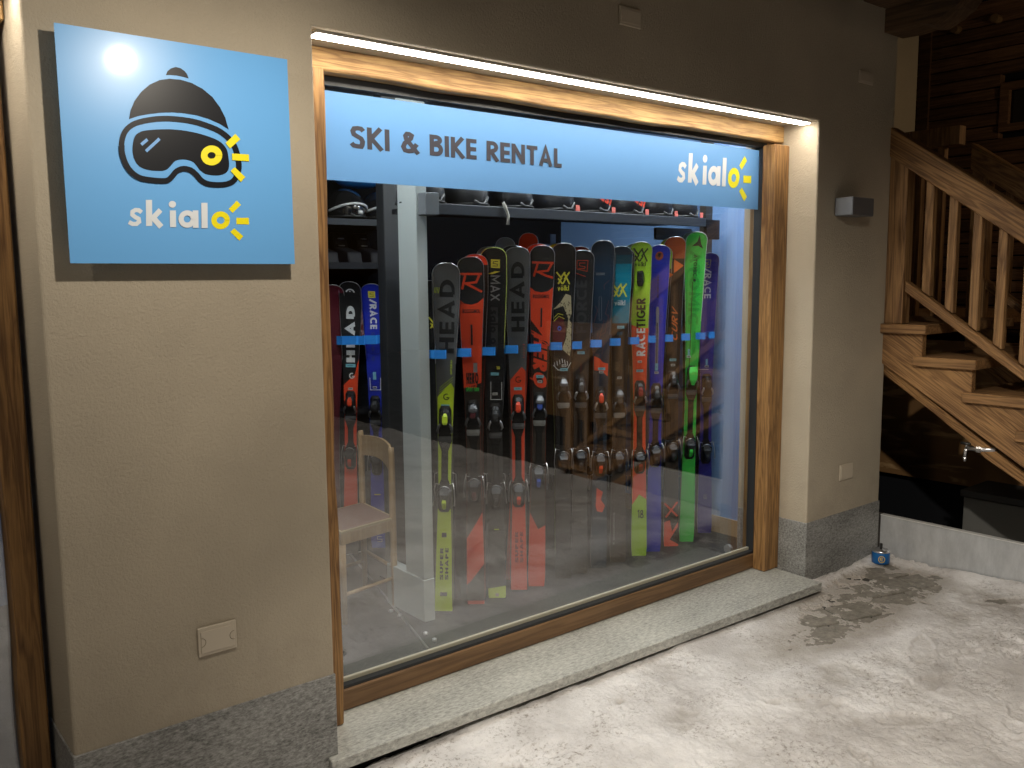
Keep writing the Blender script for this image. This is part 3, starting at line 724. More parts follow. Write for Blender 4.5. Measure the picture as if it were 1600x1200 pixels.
    def text(s, txt, r0, r1, hgt, col, mode='up', u=0, w=.22, gap=.12, shear=0, name='lettering', outline=False):
        """mode up: reads bottom to top; down: reads top to bottom; flat: level, r0 = top row, r1 = bottom row, hgt = width share"""
        va, vb = s.v(r1), s.v(r0)
        qs, wd = text_quads(txt, w, gap, 1, shear)
        out = []
        for rb in qs:
            o_ = []
            for q in rb:
                o_.append([((-(y-.5)*hgt+u, va+x/wd*(vb-va)) if mode == 'up' else ((y-.5)*hgt+u, vb-x/wd*(vb-va)) if mode == 'down' else (u+(x/wd-.5)*hgt, va+y*(vb-va))) for x, y in q])
            out.append(o_)
        return s.put(name, out, col)
    def strokes(s, name, lines, wdt, col, **k):
        """lines of photo points"""
        return s.put(name, [ribbon([s.uv(*p) for p in ln], wdt) for ln in lines], col, **k)
    def rect(s, name, row, hw_, hv, col, u=0):
        v = s.v(row); s.put(name, [[[(u-hw_, v-hv), (u+hw_, v-hv), (u+hw_, v+hv), (u-hw_, v+hv)]]], col)
    def sticker(s, row, u=0, hw_=.021, hv=.008):
        s.rect('sticker', row, hw_, hv, 'sticker', u)
        v = s.v(row); s.put('sticker_print', [[[(u-hw_*.6, v-.0015), (u+hw_*.5, v-.0015), (u+hw_*.5, v+.001), (u-hw_*.6, v+.001)]]], 'teald')
    def whitelabel(s, row, u=0):
        s.rect('label_tag', row, .013, .007, 'label', u); v = s.v(row)
        s.put('label_print', [[[(u-.009, v-.003), (u+.009, v-.003), (u+.009, v+.002), (u-.009, v+.002)]]], 'dim')
    def blk(s, name, prof_, m, wf=1.0, smooth=False, parent=None, bev=.003):
        """prof: list of (v, halfwidth, h0, h1) sections, lofted"""
        mb = MB(); rings = []
        for v, hw_, h0, h1 in prof_:
            i = len(mb.v); rings.append(i)
            for a, h in ((-1, h0), (-1, h0+(h1-h0)*.6), (-.62, h1), (.62, h1), (1, h0+(h1-h0)*.6), (1, h0)):
                mb.v.append(s.B+s.U*(a*hw_*wf)+s.V*v+s.N*(.006+h))
        for A, B_ in zip(rings, rings[1:]):
            for j in range(6):
                l = (j+1) % 6; mb.f.append((A+j, A+l, B_+l, B_+j)); mb.mi.append(0)
        mb.f.append(tuple(rings[0]+j for j in range(6))); mb.mi.append(0); mb.f.append(tuple(rings[-1]+j for j in range(5, -1, -1))); mb.mi.append(0)
        return mb.build(name, m, parent or s.th, smooth=smooth)
    def binding(s, rt_, rh, accent='black', style=0, big=1.0):
        vt, vh = s.v(rt_), s.v(rh); W = lambda u, v, h: s.B+s.U*u+s.V*v+s.N*(.006+h)
        acc = K[accent]
        s.blk('binding_plate', [(vh-.07, .020, .003, .007), (vh-.05, .033, .003, .013), (vt-.13, .033, .003, .013), (vt-.10, .018, .003, .011), ((vt+vh)/2, .014, .003, .012), (vh+.10, .018, .003, .011), (vh+.05, .034, .003, .013), (vh+.04, .034, .003, .013)][:1]+[(vh-.05, .033, .003, .013), (vh+.06, .034, .003, .013), (vh+.10, .017, .003, .011), (vt-.16, .017, .003, .011), (vt-.11, .034, .003, .013), (vt+.05, .031, .003, .012), (vt+.07, .02, .003, .006)], bind_m)
        toe = bpy.data.objects.new('toe_piece', None); COL.objects.link(toe); toe.parent = s.th
        s.blk('housing', [(vt+.055, .010, .012, .018), (vt+.04, .021, .012, .034), (vt+.01, .029*big, .012, .047), (vt-.02, .031*big, .012, .050), (vt-.035, .026*big, .012, .040)], bind_m, parent=toe, smooth=False)
        s.blk('cap', [(vt+.035, .006, .034, .038), (vt+.02, .013, .044, .051), (vt-.008, .014, .049, .056), (vt-.02, .008, .049, .053)], acc, parent=toe)
        for sg in (-1, 1):
            mb = MB(); mb.tube([W(sg*.016, vt-.01, .038), W(sg*.031, vt-.032, .04), W(sg*.037, vt-.055, .032), W(sg*.030, vt-.068, .03)], [.006, .007, .006, .003], 6)
            mb.build('wing', chrome if style == 1 else bind_g, toe, smooth=True)
        if style == 2:
            s.blk('lever', [(vt+.05, .012, .03, .036), (vt+.03, .022, .048, .056), (vt+.018, .023, .05, .058), (vt+.01, .01, .05, .056)], bind_g, parent=toe)
        s.blk('boot_pad', [(vt-.085, .033, .0135, .020), (vt-.10, .034, .0135, .022), (vt-.115, .030, .0135, .018)], mat('pad_grey', (.26, .26, .25), .4) if style == 2 else bind_g, parent=toe)
        heel = bpy.data.objects.new('heel_piece', None); COL.objects.link(heel); heel.parent = s.th
        s.blk('housing', [(vh+.06, .026, .012, .026), (vh+.045, .036*big, .012, .046), (vh+.03, .033, .012, .062), (vh-.0, .026, .012, .064), (vh-.035, .020, .012, .050), (vh-.055, .012, .012, .02)], bind_m, parent=heel)
        s.blk('heel_cap', [(vh+.005, .008, .063, .068), (vh-.01, .012, .062, .070), (vh-.04, .010, .046, .052), (vh-.05, .006, .03, .036)], acc, parent=heel)
        for sg in (-1, 1):
            mb = MB(); rr = random.Random(int(vt*1e4)+sg)
            mb.tube([W(sg*.024, vh+.075, .016), W(sg*.043, vh+.082, .022), W(sg*.050, vh+.05, .03), W(sg*.053, vh+.0, .038), W(sg*(.049+.006*rr.random()), vh-.03, .042)], [.0026, .0026, .0026, .003, .0045], 6)
            mb.build('brake_arm', chrome, heel, smooth=True)
        mb = MB(); mb.tube([W(-.026, vh+.055, .034), W(-.016, vh+.068, .045), W(.0, vh+.073, .048), W(.016, vh+.068, .045), W(.026, vh+.055, .034)], .0026, 6)
        mb.build('heel_bar', chrome, heel, smooth=True)

def voelk(s, cx, cy, sz, col):
    """two interlocked angular V marks"""
    a = sz
    s.strokes('logo', [[(cx-a, cy-a*.95), (cx-a*.25, cy-a*.0), (cx-a*.75, cy+a*.8)], [(cx-a*.75, cy+a*.0), (cx-a*.1, cy+a*.85)],
                       [(cx-a*.35, cy-a*.1), (cx+a*.25, cy-a*.95)], [(cx+a*.15, cy+a*.15), (cx+a*.95, cy-a*.95)],
                       [(cx+a*.15, cy-a*.75), (cx+a*.95, cy+a*.85)], [(cx-a*.05, cy+a*.8), (cx+a*.35, cy+a*.1)]], .0062*sz/8, col)
def sbox(s, cx, cy, a, col, inner):
    s.pix('logo', [(cx-a, cy-a), (cx+a, cy-a*.9), (cx+a, cy+a), (cx-a, cy+a*.9)], col)
    s.strokes('logo_letter', [[(cx+a*.6, cy-a*.5), (cx-a*.4, cy-a*.45), (cx-a*.5, cy-a*.05), (cx+a*.45, cy+a*.1), (cx+a*.4, cy+a*.55), (cx-a*.6, cy+a*.5)]], .0036*a/7, inner)

skis = []
def S(*a, **k): s = Ski(*a, **k); skis.append(s); return s
# 1 grey and lime
s = S('grey and lime carving ski right beside the pale pillar', (698, 411), (693, 955), 0, 'grey')
s.text('HEAD', 437, 552, .074, 'black', 'up', u=.004, w=.2, gap=.14)
s.strokes('stripe_mark', [[(680+2.2*k, 449), (678.5+2.2*k, 458)] for k in range(4)], .0022, 'lime')
s.zone('colour_panel', [(-.9, 620), (.55, 598), (.95, 606), (.98, 650), (.85, 760), (.95, 954), (-.95, 954), (-.85, 760), (-.98, 650)], 'lime')
s.strokes('stripe_mark', [[(685+k*.6, 618-4*k), (708, 601-4*k)] for k in range(4)], .0016, 'lime')
s.text('SPEED', 562, 585, .008, 'lime', 'up', u=.028, w=.2)
s.strokes('logo', [arc(697.5, 620, 4.2, 4.4, 300, 20, 10)+[(697.5, 621)]], .005, 'black')
s.sticker(634); s.binding(655, 778, 'lime', 0)
s.text('SUPER', 855, 905, .016, 'soft', 'up', u=-.012); s.text('SHAPE', 855, 905, .016, 'soft', 'up', u=.015)
s.rect('lettering', 835, .012, .012, 'soft'); s.rect('lettering', 868-2, .0, .0, 'soft'); s.rect('lettering', 927, .018, .010, 'soft')
# 2 orange red with black tip
s = S('orange red ski with a black tip and big letter, second in the rack', (735, 401), (744, 938), 0, 'red')
s.zone('colour_panel', [(-1, 0), (1, 0), (1, 430), (1, 465), (.55, 473), (0, 476), (-.55, 474), (-1, 466), (-1, 430)], 'soft')
s.strokes('logo', [[(718, 428), (753, 428)], [(727, 430), (722, 452)], [(749, 430), (744, 441), (726, 443)], [(728, 443), (742, 450), (753, 456)]], .0115, 'red')
s.text('ROSSIGNOL', 483, 489, .088, 'soft', 'flat', w=.2, gap=.1)
s.rect('slot', 523, .005, .052, 'dim', u=.0); s.rect('slot', 523, .002, .048, 'black', u=.0)
s.zone('colour_panel', [(-1, 606), (1, 598), (1, 618), (1, 800), (-1, 840), (-1, 618)], 'brown')
s.text('HERO', 582, 600, .062, 'soft', 'flat', w=.24); s.text('ELITE', 599, 606, .045, 'red', 'flat', w=.22); s.text('SHORT TURN', 605, 611, .066, 'green', 'flat', w=.2)
s.zone('colour_panel', [(-.95, 870), (-.2, 858), (.7, 815), (.9, 800), (.9, 850), (.2, 872), (.8, 880), (.1, 902), (-.4, 896), (-.9, 915)], 'red')
s.zone('colour_panel', [(-1, 912), (-.5, 906), (1, 880), (1, 937), (-1, 937)], 'brown')
s.rect('sticker', 574, .010, .024, 'gpath', u=.016); s.binding(645, 765, 'maroon', 2)
# 3 black with yellow
s = S('black ski with yellow square logo and yellow edge lines', (771, 387), (777, 940), 0, 'black', side=mat('side_yellow', (.6, .68, .15), .4))
sbox(s, 774, 412, 7, 'yellow', 'black'); s.text('/', 424, 428, .040, 'yellow', 'flat', w=.3)
s.text('MAX', 430, 470, .046, 'gpath', 'down', w=.15, u=.006)
s.zone('colour_panel', [(-.32, 480), (.32, 480), (.34, 546), (-.34, 546)], 'dim'); s.text('salomon', 484, 544, .044, 'black', 'down', w=.2)
s.text('10', 572, 577, .018, 'yellow', 'flat', w=.2, u=.018); s.sticker(584); s.whitelabel(615)
s.strokes('stripe_mark', [[(767, 596), (767, 624), (784, 624), (784, 597)]], .003, 'white'); s.binding(650, 775, 'soft', 1)
s.zone('colour_panel', [(-1, 918), (1, 914), (1, 939), (-1, 939)], 'lime'); s.rect('lettering', 928, .009, .009, 'sand'); s.rect('stripe_mark', 826, .013, .003, 'lime')
# 4 grey and red
s = S('grey and red carving ski, the fourth in the rack', (808, 386), (811, 922), 0, 'grey')
s.text('HEAD', 409, 518, .070, 'black', 'up', u=.002, w=.2, gap=.14)
s.zone('colour_panel', [(-.95, 594), (.45, 573), (.95, 580), (.98, 650), (.85, 760), (.95, 921), (-.95, 921), (-.85, 760), (-.98, 650)], 'red')
s.strokes('logo', [arc(810, 593, 4.2, 4.4, 300, 20, 10)+[(810, 594)]], .0048, 'black')
s.strokes('stripe_mark', [[(817, 538+k*4), (820, 539+k*4)] for k in range(6)], .002, 'red')
s.sticker(607); s.binding(636, 772, 'red', 0)
s.text('SUPER', 830, 878, .016, 'dred', 'up', u=-.012); s.text('SHAPE', 830, 878, .016, 'dred', 'up', u=.015)
# 5
s = S('orange red and black slanted letter ski with a black tip, fifth in the rack', (847, 384), (838, 908), 0, 'red')
s.zone('colour_panel', [(-1, 0), (1, 0), (1, 440), (1, 448), (.55, 455), (0, 457), (-.55, 455), (-1, 448), (-1, 430)], 'soft')
s.strokes('logo', [[(831, 410), (865, 411)], [(840, 412), (834, 432)], [(862, 412), (856, 423), (838, 425)], [(841, 425), (854, 431), (864, 434)]], .0115, 'red')
s.text('ROSSIGNOL', 460, 466, .088, 'soft', 'flat', w=.2, gap=.1)
s.rect('slot', 496, .005, .052, 'dim', u=.002); s.rect('slot', 496, .002, .048, 'black', u=.002)
s.zone('colour_panel', [(-1, 500), (1, 540), (1, 660), (1, 820), (.1, 826), (-1, 800), (-1, 640)], 'brown')
s.text('HERO', 520, 602, .074, 'red', 'down', w=.24, gap=.1, shear=.25)
s.strokes('stripe_mark', [[(830, 516), (857, 532)], [(830, 512+8), (857, 540)], [(828, 590), (853, 604)]], .006, 'red')
s.sticker(588); s.whitelabel(596); s.binding(632, 745, 'pblue', 2)
# 6 black with yellow mark and leopard face
s = S('black ski with yellow double mark and leopard pattern artwork', (880, 380), (880, 898), 0, 'black')
voelk(s, 880, 435, 10.5, 'yellow'); s.text('völkl', 446, 454, .062, 'yellow', 'flat', w=.18)
s.pix('artwork', [(884, 459), (892, 462), (893, 490), (889, 500), (880, 478), (864, 484), (876, 472)], 'sand')
s.pix('artwork', [(888, 498), (893, 505), (892, 545), (890, 556), (878, 545), (884, 530), (886, 512)], 'sand')
rr = random.Random(4)
s.strokes('artwork_spots', [[(x, y), (x+1.4, y+1.2), (x+.4, y+2.4)] for x, y in [(rr.uniform(872, 891), rr.uniform(470, 495)) for _ in range(26)]+[(rr.uniform(883, 891), rr.uniform(500, 552)) for _ in range(26)]], .0022, 'brown')
s.pix('artwork', [(863, 500), (880, 494), (884, 520), (878, 548), (864, 540)], 'maroon')
s.strokes('artwork', [[(865, 497), (872, 490), (880, 492)], [(865, 502), (873, 494), (882, 498)]], .003, 'yellow')
s.put('artwork', [[[(s.uv(874, 513)[0]+a, s.uv(874, 513)[1]+b) for a, b in ring(0, 0, .0115, .013, 14)]]], 'pblue'); s.put('artwork', [[[(s.uv(874, 513)[0]+a, s.uv(874, 513)[1]+b) for a, b in ring(0, 0, .005, .006, 12)]]], 'black')
s.strokes('artwork', [[(866+4*k, 560+2*abs(k-3)), (867+4*k, 567+2*abs(k-3))] for k in range(6)]+[[(864, 570), (872, 578), (886, 577), (892, 566)]], .0042, 'white')
s.whitelabel(571, u=.004); s.sticker(577, u=.003); s.binding(605, 722, 'soft', 2)
# 7
s = S('black ski with a red outlined square logo, between yellow marked and dark blue skis', (909, 391), (905, 890), 0, 'soft')
s.strokes('logo', [[(901, 407), (918, 407), (917, 424), (901, 420), (901, 407)], [(914, 411), (905, 411), (905, 415), (914, 417), (913, 420), (904, 419)], [(900, 427), (915, 432)]], .0034, 'red')
s.text('FORCE', 438, 520, .060, 'dim', 'up', w=.2, u=.0); s.sticker(551); s.rect('stripe_mark', 575, .001, .03, 'dred'); s.binding(605, 720, 'dim', 1)
s.text('NEO', 622, 634, .010, 'white', 'down', w=.2, u=.012)
# 8
s = S('dark navy ski with thin red outlined lettering and a red patch', (941, 376), (935, 888), 0, 'navy')
s.text('ROSSIGNOL', 426, 430, .050, 'gpath', 'flat', w=.16, u=-.008)
s.strokes('slot', [[(936, 464), (940, 464), (940, 500), (936, 500), (936, 464)]], .0014, 'gpath')
s.strokes('stripe_mark', [[(952, 438), (944, 445), (944, 452)], [(951, 470), (946, 490), (951, 494), (945, 520), (938, 524)], [(930, 478), (934, 484), (926, 510), (934, 514)], [(944, 500), (936, 530), (944, 536), (940, 555)], [(934, 520), (928, 552), (938, 556)]], .0024, 'dline')
s.zone('colour_panel', [(-.9, 556), (-.2, 560), (.3, 566), (.95, 568), (.95, 588), (.2, 580), (-.9, 578)], 'red'); s.zone('colour_panel', [(-.5, 790), (-.4, 762), (.5, 768), (.2, 780), (.8, 790), (.4, 800), (-.3, 798)], 'red')
s.sticker(576, u=.004); s.whitelabel(581, u=.002); s.binding(622, 725, 'red', 1)
# 9
s = S('teal ski fading to black with a yellow double mark', (969, 385), (965, 884), 0, 'brown')
s.zone('colour_panel', [(-1, 0), (1, 0), (1, 505), (-1, 505)], 'teal'); s.zone('colour_panel', [(-1, 0), (1, 0), (1, 412), (-1, 412)], 'teald'); s.zone('colour_panel', [(-1, 0), (1, 0), (1, 398), (-1, 398)], 'navy')
voelk(s, 968, 454, 11.5, 'yellow'); s.text('völkl', 469, 477, .062, 'white', 'flat', w=.18)
s.sticker(511, u=.006); s.rect('stripe_mark', 521, .016, .010, 'teald'); s.whitelabel(590); s.binding(622, 722, 'dim', 2)
s.text('SQUALLWINGS', 800, 850, .010, 'gpath', 'up', u=-.026)
# 10
s = S('yellow green ski with an orange red middle and a black clip on its tip', (1000, 378), (998, 877), 0, 'lime2')
voelk(s, 1000, 399, 11.5, 'black'); s.text('völkl', 409, 416, .064, 'black', 'flat', w=.18)
s.blk('tip_clip', [(s.v(447), .014, .002, .010), (s.v(441), .020, .002, .020), (s.v(426), .019, .002, .022), (s.v(423), .015, .002, .010)], mat('clip_black', (.02, .02, .02), .25))
s.zone('colour_panel', [(-1, 507), (0, 512), (1, 513), (1, 600), (1, 700), (1, 780), (0, 772), (-1, 788), (-1, 700), (-1, 600)], 'red')
s.text('TIGER', 466, 512, .054, 'black', 'up', w=.2, u=.006); s.text('RACE', 513, 556, .052, 'white', 'up', w=.2, u=.006)
s.whitelabel(565); s.sticker(579); s.binding(612, 722, 'dred', 1, 1.15); s.text('18', 796, 809, .036, 'black', 'flat', w=.16, u=.008)
# 11
s = S('deep blue ski with an orange round badge and a grey centre slot', (1029, 383), (1020, 870), 0, 'blue')
v = s.v(400); s.put('logo', [[ring(0, v, .024, .026, 22)]], 'rust'); s.put('logo', [[[(-.006, v+.018), (.012, v+.014), (.004, v+.003), (.012, v+.002), (-.008, v-.02), (-.002, v-.004), (-.012, v-.003)]]], 'black')
s.text('BLIZZARD'.replace('Z', 'N'), 430, 465, .010, 'black', 'up', w=.2)
s.zone('slot', [(-.17, 484), (-.10, 479), (.10, 479), (.17, 484), (.2, 574), (-.2, 574)], 'gpath'); s.zone('slot', [(-.06, 504), (.06, 504), (.06, 570), (-.06, 570)], 'dim')
s.strokes('stripe_mark', [[(1014+k % 2*20, 520+6*k), (1019+k % 2*17, 517+6*k)] for k in range(10)], .0016, 'purple')
s.sticker(573, hw_=.009, hv=.022); s.whitelabel(582); s.binding(616, 712, 'dim', 0, 1.1)
# 12
s = S('brown black ski with rust tip and orange triangle marks', (1053, 370), (1048, 862), 0, 'brown')
s.zone('colour_panel', [(-1, 0), (1, 0), (1, 404), (-1, 404)], 'rust')
s.pix('logo', [(1044, 404), (1050, 408), (1043, 415)], 'orange'); s.pix('logo', [(1053, 405), (1068, 415), (1053, 427)], 'orange'); s.pix('logo', [(1043, 424), (1052, 429), (1042, 437)], 'orange')
s.text('CURV', 484, 534, .036, 'orange', 'up', w=.16, u=.008, shear=.4); s.sticker(562); s.whitelabel(570); s.binding(594, 706, 'dim', 0)
s.zone('colour_panel', [(-1, 815), (-.2, 812), (.1, 830), (.9, 815), (.9, 822), (-.2, 842), (1, 850), (1, 861), (-1, 861)], 'red'); s.strokes('lettering', [[(1038, 786), (1058, 806)], [(1058, 784), (1040, 808)]], .012, 'red')
# 13
s = S('bright green ski with a black arrow mark, the tallest near the window end', (1087, 363), (1072, 856), 0, 'green', side=mat('side_white', (.7, .7, .68), .3))
s.pix('logo', [(1091, 367), (1094, 380), (1098, 389), (1090, 384), (1080, 385), (1088, 378)], 'black')
s.text('ATOMIC', 392, 508, .066, 'greend', 'down', w=.2, gap=.12); s.text('ATOMIC', 398, 432, .022, 'black', 'down', w=.2, u=.002)
s.strokes('stripe_mark', [[(1082, 440), (1077, 572)]], .0045, 'black'); s.put('logo', [[ring(0, s.v(438), .009, .009, 12)]], 'black')
s.text('REDSTER', 518, 550, .012, 'greend', 'down', w=.2, u=.012)
s.rect('sticker', 550, .007, .02, 'sticker', u=-.022); s.whitelabel(557, u=-.022); s.binding(588, 700, 'green', 0, 1.0)
s.blk('toe_cap', [(s.v(572), .02, .04, .046), (s.v(580), .028, .05, .058), (s.v(592), .022, .052, .060), (s.v(600), .008, .05, .056)], K['green'])
# 14
s = S('violet blue race ski at the far right end of the rack', (1106, 395), (1100, 850), 0, 'purple', yt=1.0)
s.strokes('logo', [[(1100, 406), (1109, 406), (1108, 418), (1100, 417), (1100, 406)], [(1106, 409), (1102, 411), (1106, 413), (1102, 415)]], .003, 'yellow')
s.text('/RACE', 420, 466, .042, 'white', 'down', w=.18, u=.0); s.rect('sticker', 566, .007, .022, 'sticker'); s.whitelabel(572)
s.strokes('stripe_mark', [[(1092, 577), (1107, 577)]], .004, 'white'); s.binding(600, 708, 'soft', 1)
s.text('NEO', 592, 604, .010, 'white', 'down', w=.2, u=.012); s.text('GS', 772, 779, .024, 'gpath', 'flat', w=.14)
right = list(skis)
# mates standing back to back with them
MATE = {0: ('lime', -2, 2), 1: ('red', 7, -4), 2: ('gpath', -7, -2), 3: ('dim', -7, -3), 4: ('red', -6, -3), 5: ('lime', -9, 0), 6: ('dred', -4, -6), 7: ('navy', 3, 3), 8: ('dim', 5, 3), 9: ('gpath', -8, 2), 10: ('lime2', 5, 2), 11: ('lime', -6, 2), 12: ('gpath', -5, -1), 13: ('purple', 2, 3)}
SHORT = ['grey and lime ski', 'second ski, orange red with black tip', 'black ski with yellow square logo', 'grey and red ski', 'slanted letter red ski', 'leopard artwork ski', 'red outlined logo ski', 'dark navy ski', 'teal ski', 'yellow green ski', 'deep blue ski', 'rust tipped ski', 'bright green ski', 'violet blue ski']
TIPS = [(698, 411), (735, 401), (771, 387), (808, 386), (847, 384), (880, 380), (909, 391), (941, 376), (969, 385), (1000, 378), (1029, 383), (1053, 370), (1087, 363), (1106, 395)]
TAILS = [(693, 955), (744, 938), (777, 940), (811, 922), (838, 908), (880, 898), (905, 890), (935, 888), (965, 884), (998, 877), (1020, 870), (1048, 862), (1072, 856), (1100, 850)]
for k, (c, dx, dy) in MATE.items():
    # the mate is turned round: same outline, a little behind
    m_ = Ski('back ski of the pair behind the '+SHORT[k], (TIPS[k][0]+dx, TIPS[k][1]+dy), (TAILS[k][0]+1, TAILS[k][1]-3), 0, c, yt=.98 if k != 13 else 1.03, off=.028, group='back skis of the pairs in the right rack')
    m_.zone('colour_panel', [(-1, 418+dy), (1, 418+dy), (1, 600), (1, TAILS[k][1]-8), (-1, TAILS[k][1]-8), (-1, 600)], 'brown')
    # its brake arms and binding face the other way
    vt = m_.v(640); vh = m_.v(760); W2 = lambda u, v, h: m_.B+m_.U*u+m_.V*v-m_.N*h
    for v_ in (vt, vh):
        mb = MB(); mb.hexa([W2(-.03, v_-.05, .004), W2(.03, v_-.05, .004), W2(.03, v_-.05, .05), W2(-.03, v_-.05, .05), W2(-.026, v_+.06, .004), W2(.026, v_+.06, .004), W2(.02, v_+.06, .04), W2(-.02, v_+.06, .04)])
        mb.build('binding', bind_m, m_.th, bevel=.006)
    for sg in (-1, 1):
        MB().tube([W2(sg*.03, vh+.07, .02), W2(sg*.055, vh+.06, .028), W2(sg*.058, vh-.03, .035)], .003, 6).build('brake_arm', chrome, m_.th, smooth=True)
# left group
gl = 'skis standing in the left rack'
s = S('black and red ski with white letters behind the wooden chair', (548, 440), (548, 845), 0, 'black', yt=2.15, group=gl)
s.strokes('logo', [arc(548, 458, 6.5, 6, 200, 350, 8)], .007, 'white'); s.put('logo', [[ring(.0, s.v(455), .004, .004, 8)]], 'white')
s.text('HEAD', 478, 566, .052, 'white', 'up', w=.26, gap=.16); s.sticker(571, hw_=.03, hv=.01)
s.zone('colour_panel', [(-1, 602), (.6, 584), (1, 560), (1, 690), (1, 800), (-1, 800), (-1, 690)], 'red'); s.strokes('logo', [arc(550, 587, 3.6, 3.8, 300, 20, 10)+[(550, 588)]], .007, 'white')
s.whitelabel(607); s.binding(628, 715, 'red', 1, 1.1)
s = S('royal blue race ski with white letters beside the dark upright', (582, 443), (592, 846), 0, 'pblue', yt=2.15, group=gl)
s.mats = 'blue'; s.zone('colour_panel', [(-1, 0), (1, 0), (1, 600), (1, 845), (-1, 845), (-1, 600)], 'blue')
sbox(s, 581.5, 460, 5.5, 'yellow', 'black'); s.text('/RACE', 468, 514, .042, 'white', 'down', w=.22, u=.002)
s.text('salomon', 518, 570, .030, 'ghost', 'down', w=.22); s.rect('sticker', 587, .010, .024, 'sticker'); s.whitelabel(605)
s.strokes('stripe_mark', [[(578, 590), (579, 609), (595, 609), (595, 590)]], .0045, 'white'); s.binding(635, 725, 'soft', 1, 1.1)
s.rect('stripe_mark', 772, .02, .004, 'yellow'); s.strokes('lettering', [[(597, 838), (590, 838), (590, 842), (597, 842), (597, 846), (590, 846)]], .004, 'white')
s = S('orange red ski half hidden by the dark upright', (610, 444), (612, 842), 0, 'red', yt=2.15, group=gl)
s.zone('colour_panel', [(-1, 552), (1, 545), (1, 840), (-1, 840)], 'brown')
s = S('dark maroon ski behind the left window post', (522, 445), (520, 850), 0, 'maroon', yt=2.22, group=gl)
# skis glimpsed deeper between the pillar and the right rack
s = S('grey tipped ski glimpsed just right of the pale pillar', (674, 438), (676, 900), 0, 'black', yt=1.3, yb=1.33, group='skis glimpsed behind the rack')
voelk(s, 680, 505, 10, 'yellow')
s = S('dark red ski glimpsed behind the grey and lime ski', (664, 446), (664, 905), 0, 'dred', yt=1.45, yb=1.47, group='skis glimpsed behind the rack')
for (x, y), c, lb in (((790, 372), 'gpath', 'silver ski tip leaning up behind the black yellow logo ski'), ((826, 365), 'red', 'red ski tip leaning up behind the grey and red ski')):
    s = S(lb, (x, y), (x-26, 900), 0, c, yt=1.1, yb=1.15, width=.8, group='skis glimpsed behind the rack')

# ================================================================== SKI RACKS with blue clips
clip_m = mat('clip_blue', (.03, .27, .80), .35)
rail_m = mat('rack_rail', (.42, .44, .45), .35, .8)
rk = thing('ski_rack', 'steel rail with blue clips holding the long right row of skis', 'ski rack', (2.1, 1.08, 1.4))
MB().box((1.05, 1.07, 1.375), (3.24, 1.10, 1.405)).build('rail', rail_m, rk, bevel=.002)
MB().box((1.3, 1.11, .05), (1.33, 1.14, 1.374)).build('leg', shelf_d, rk); MB().box((2.9, 1.11, .05), (2.93, 1.14, 1.374)).build('leg', shelf_d, rk)
def clip(pxc, pyc, wl, wr, yy, parent, sc=1.0):
    """front plate on the right, slanted flange on the left, stalk back to the rail"""
    wl *= 1.15; wr *= 1.2; c = hit(pxc, pyc, y=yy); U_ = Vector((math.cos(PHI), -math.sin(PHI), 0)); h = .021*sc
    mb = MB(); th_ = .004
    pts = [(-wl, .018), (-wl*.12, .0), (wr*.9, -.004), (wr, .006)]; pts = [(a*sc, b*sc) for a, b in pts]
    for (a, d), (b, e) in zip(pts, pts[1:]):
        p = [c+U_*a-NF*d, c+U_*b-NF*e, c+U_*b-NF*(e+th_), c+U_*a-NF*(d+th_)]
        mb.hexa([q+Vector((0, 0, -h)) for q in p]+[q+Vector((0, 0, h)) for q in p])
    mb.build('clip', clip_m, parent)
    a = c+U_*.0-NF*.004
    MB().hexa([a+U_*-.006+Vector((0, 0, -.012)), a+U_*.006+Vector((0, 0, -.012)), a+U_*.006-NF*.09+Vector((0, 0, -.012)), a-U_*.006-NF*.09+Vector((0, 0, -.012)),
               a+U_*-.006+Vector((0, 0, .012)), a+U_*.006+Vector((0, 0, .012)), a+U_*.006-NF*.09+Vector((0, 0, .012)), a-U_*.006-NF*.09+Vector((0, 0, .012))]).build('clip_stalk', clip_m, parent)
YC = .925
for x, y, wl, wr in ((680, 554, .03, .045), (717, 551, .030, .052), (754, 549, .030, .055), (791, 546, .026, .052), (828, 543.5, .026, .050), (862, 541, .026, .048), (894, 539.5, .022, .046), (924, 537, .022, .050), (955, 534.5, .022, .046), (986, 532.5, .02, .042), (1013, 530, .02, .040), (1040, 528.5, .016, .040), (1066, 526.5, .016, .042), (1091, 525, .016, .040), (1109, 523.5, .004, .028)):
    clip(x, y, wl, wr, YC, rk)
rk2 = thing('ski_rack', 'steel rail with blue clips holding the few skis left of the pale pillar', 'ski rack', (1.3, 2.3, 1.4))
MB().box((.9, 2.25, 1.375), (1.8, 2.28, 1.405)).build('rail', rail_m, rk2, bevel=.002)
for x, y, wl, wr in ((536, 532, .03, .06), (562, 532, .045, .02), (570, 531, .012, .05), (597, 530, .045, .012), (606, 529.5, .014, .03)):
    clip(x, y, wl, wr, 2.11, rk2, 1.25)

